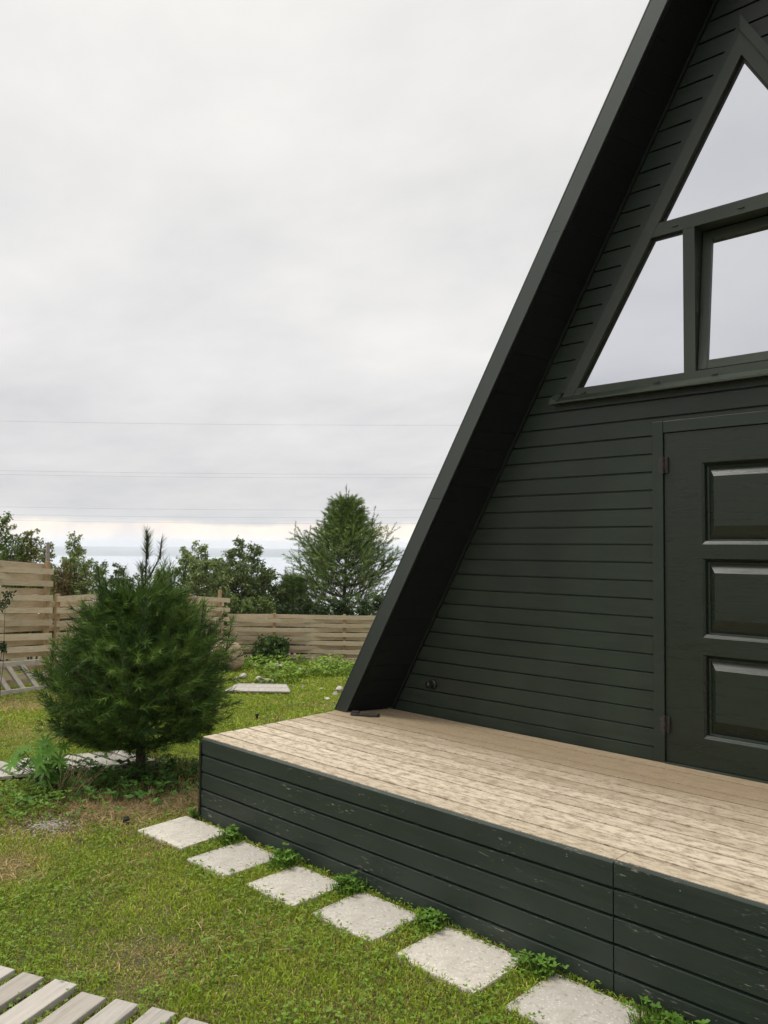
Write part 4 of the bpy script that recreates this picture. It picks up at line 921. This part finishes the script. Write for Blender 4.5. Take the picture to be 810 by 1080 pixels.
# weeds under the pine
n = 2600; a = rng.uniform(0, 6.28, n); r_ = np.sqrt(rng.random(n))*.62; x = pb[0]+np.cos(a)*r_; y = pb[1]+np.sin(a)*r_-.05; k = ~blocked(x, y); x, y = x[k], y[k]; n = len(x)
emit(x, y, rng.uniform(.04, .16, n), np.full(n, .006), .5, np.where(rng.random((n, 1)) < .3, DRY[None]*.8, np.array([.055, .12, .02])[None])*rng.uniform(.6, 1.3, (n, 1)), .4)
n = 380; x = pb[0]+rng.normal(size=n)*.4; y = pb[1]-.15+rng.normal(size=n)*.3; k = ~blocked(x, y); x, y = x[k], y[k]; n = len(x); rosettes(x, y, gz(x, y)+rng.uniform(.02, .14, n), np.full(n, .045)*rng.uniform(.6, 1.3, n), np.array([.06, .14, .025])[None]*rng.uniform(.6, 1.5, (n, 1)), 4, .4, .45)
for (a_, b_, n, sx) in ((190, 846, 2200, .42), (125, 856, 1500, .30), (90, 850, 500, .2), (2, 925, 200, .22), (150, 1003, 40, .20), (240, 985, 90, .3), (120, 930, 90, .3), (40, 745, 700, .9)):
    c0 = gp(a_, b_); x = c0[0]+rng.normal(size=n)*sx*.55; y = c0[1]+rng.normal(size=n)*sx*.5; k = ~blocked(x, y) & ~in_paver(x, y, .01); x, y = x[k], y[k]; n = len(x)
    emit(x, y, rng.uniform(.03, .085, n), np.full(n, .0038), 2.2, np.array([.52, .40, .21])[None]*rng.uniform(.5, 1.25, (n, 1)), .10, .012)
# left of the lupin: softer green mounds
n = 420; c0 = gp(22, 850); x = c0[0]+rng.normal(size=n)*.26; y = c0[1]+rng.normal(size=n)*.22; k = ~blocked(x, y); x, y = x[k], y[k]; n = len(x); rosettes(x, y, gz(x, y)+rng.uniform(.02, .09, n), np.full(n, .030)*rng.uniform(.6, 1.3, n), np.array([.12, .21, .03])[None]*rng.uniform(.5, 1.4, (n, 1)), 4, .4, .45)
# lush strip
lx, ly, ld_ = scatter(26000, 12.6, 17.1, .30); k = (vnoise(lx, ly, .9, 17) + .12*(ld_-14.4) > .42); x, y, d = lx[k], ly[k], ld_[k]; n = len(x)
emit(x, y, rng.uniform(.05, .17, n)*(.6+.8*vnoise(x, y, .5, 18)), np.full(n, .02), .5, np.array([.17, .25, .028])[None]*rng.uniform(.6, 1.5, (n, 1)), .35)
k = rng.random(n) < .14; x, y = x[k], y[k]; n = len(x); rosettes(x, y, gz(x, y)+rng.uniform(.04, .22, n), np.full(n, .075)*rng.uniform(.6, 1.3, n), np.array([.15, .24, .03])[None]*rng.uniform(.6, 1.5, (n, 1)), 4, .5, .5)
ls = npmesh('weeds', np.concatenate(VV), np.concatenate(TT), M['leaf'], None, np.concatenate(CC)); tag(ls, 'taller leafy weeds along the deck skirt, under the pine bush and before the low fence', 'weeds', kind='stuff')
# dandelion leaves by the skirt end, long and jagged
VV = []; TT = []; CC = []; off = 0
# gravel patch
gr = MB(); gc = gp(52, 872); g2 = random.Random(2)
for k in range(520):
    a = g2.uniform(0, 6.28); r_ = abs(g2.gauss(0, .13)); x = gc[0]+math.cos(a)*r_*1.2; y = gc[1]+math.sin(a)*r_; s_ = g2.uniform(.003, .009)
    z = float(gz(x, y))+s_*.3; vs = [(x+dx*s_*g2.uniform(.7, 1.3), y+dy_*s_*g2.uniform(.7, 1.3), z+dz*s_*.7) for dx, dy_, dz in ((1, 0, 0), (-1, 0, 0), (0, 1, 0), (0, -1, 0), (0, 0, 1), (0, 0, -1))]
    gr.add(vs, [(0, 2, 4), (2, 1, 4), (1, 3, 4), (3, 0, 4), (2, 0, 5), (1, 2, 5), (3, 1, 5), (0, 3, 5)])
tag(gr.build('gravel', M['gravel']), 'small patch of grey gravel showing through the lawn near the lupin', 'gravel', kind='stuff')

# ------------------------------------------------------------------ power lines far off over the slope
for i, (row, dd, lab) in enumerate(((450, 90, 'highest thin grey power line crossing the sky'), (502, 96, 'upper one of the close middle pair of power lines'), (506, 92, 'lower one of the close middle pair of power lines'),
                       (540, 100, 'fourth power line down, faint above the cloud edge'), (548, 104, 'fifth power line down, just above the pale strip of sky'), (554, 108, 'lowest power line, just over the lake horizon'))):
    z = topz(row, dd); s = MB(); pts = []
    for k in range(25):
        a = -150+300*k/24; x, y = ld(a, dd+a*.03); pts.append((x, y, z+(a+25)**2*.00022))
    s.tube(pts, [.008]*25, 5); tag(s.build('power_line', M['wire']), lab, 'power line', 'power lines crossing the sky')
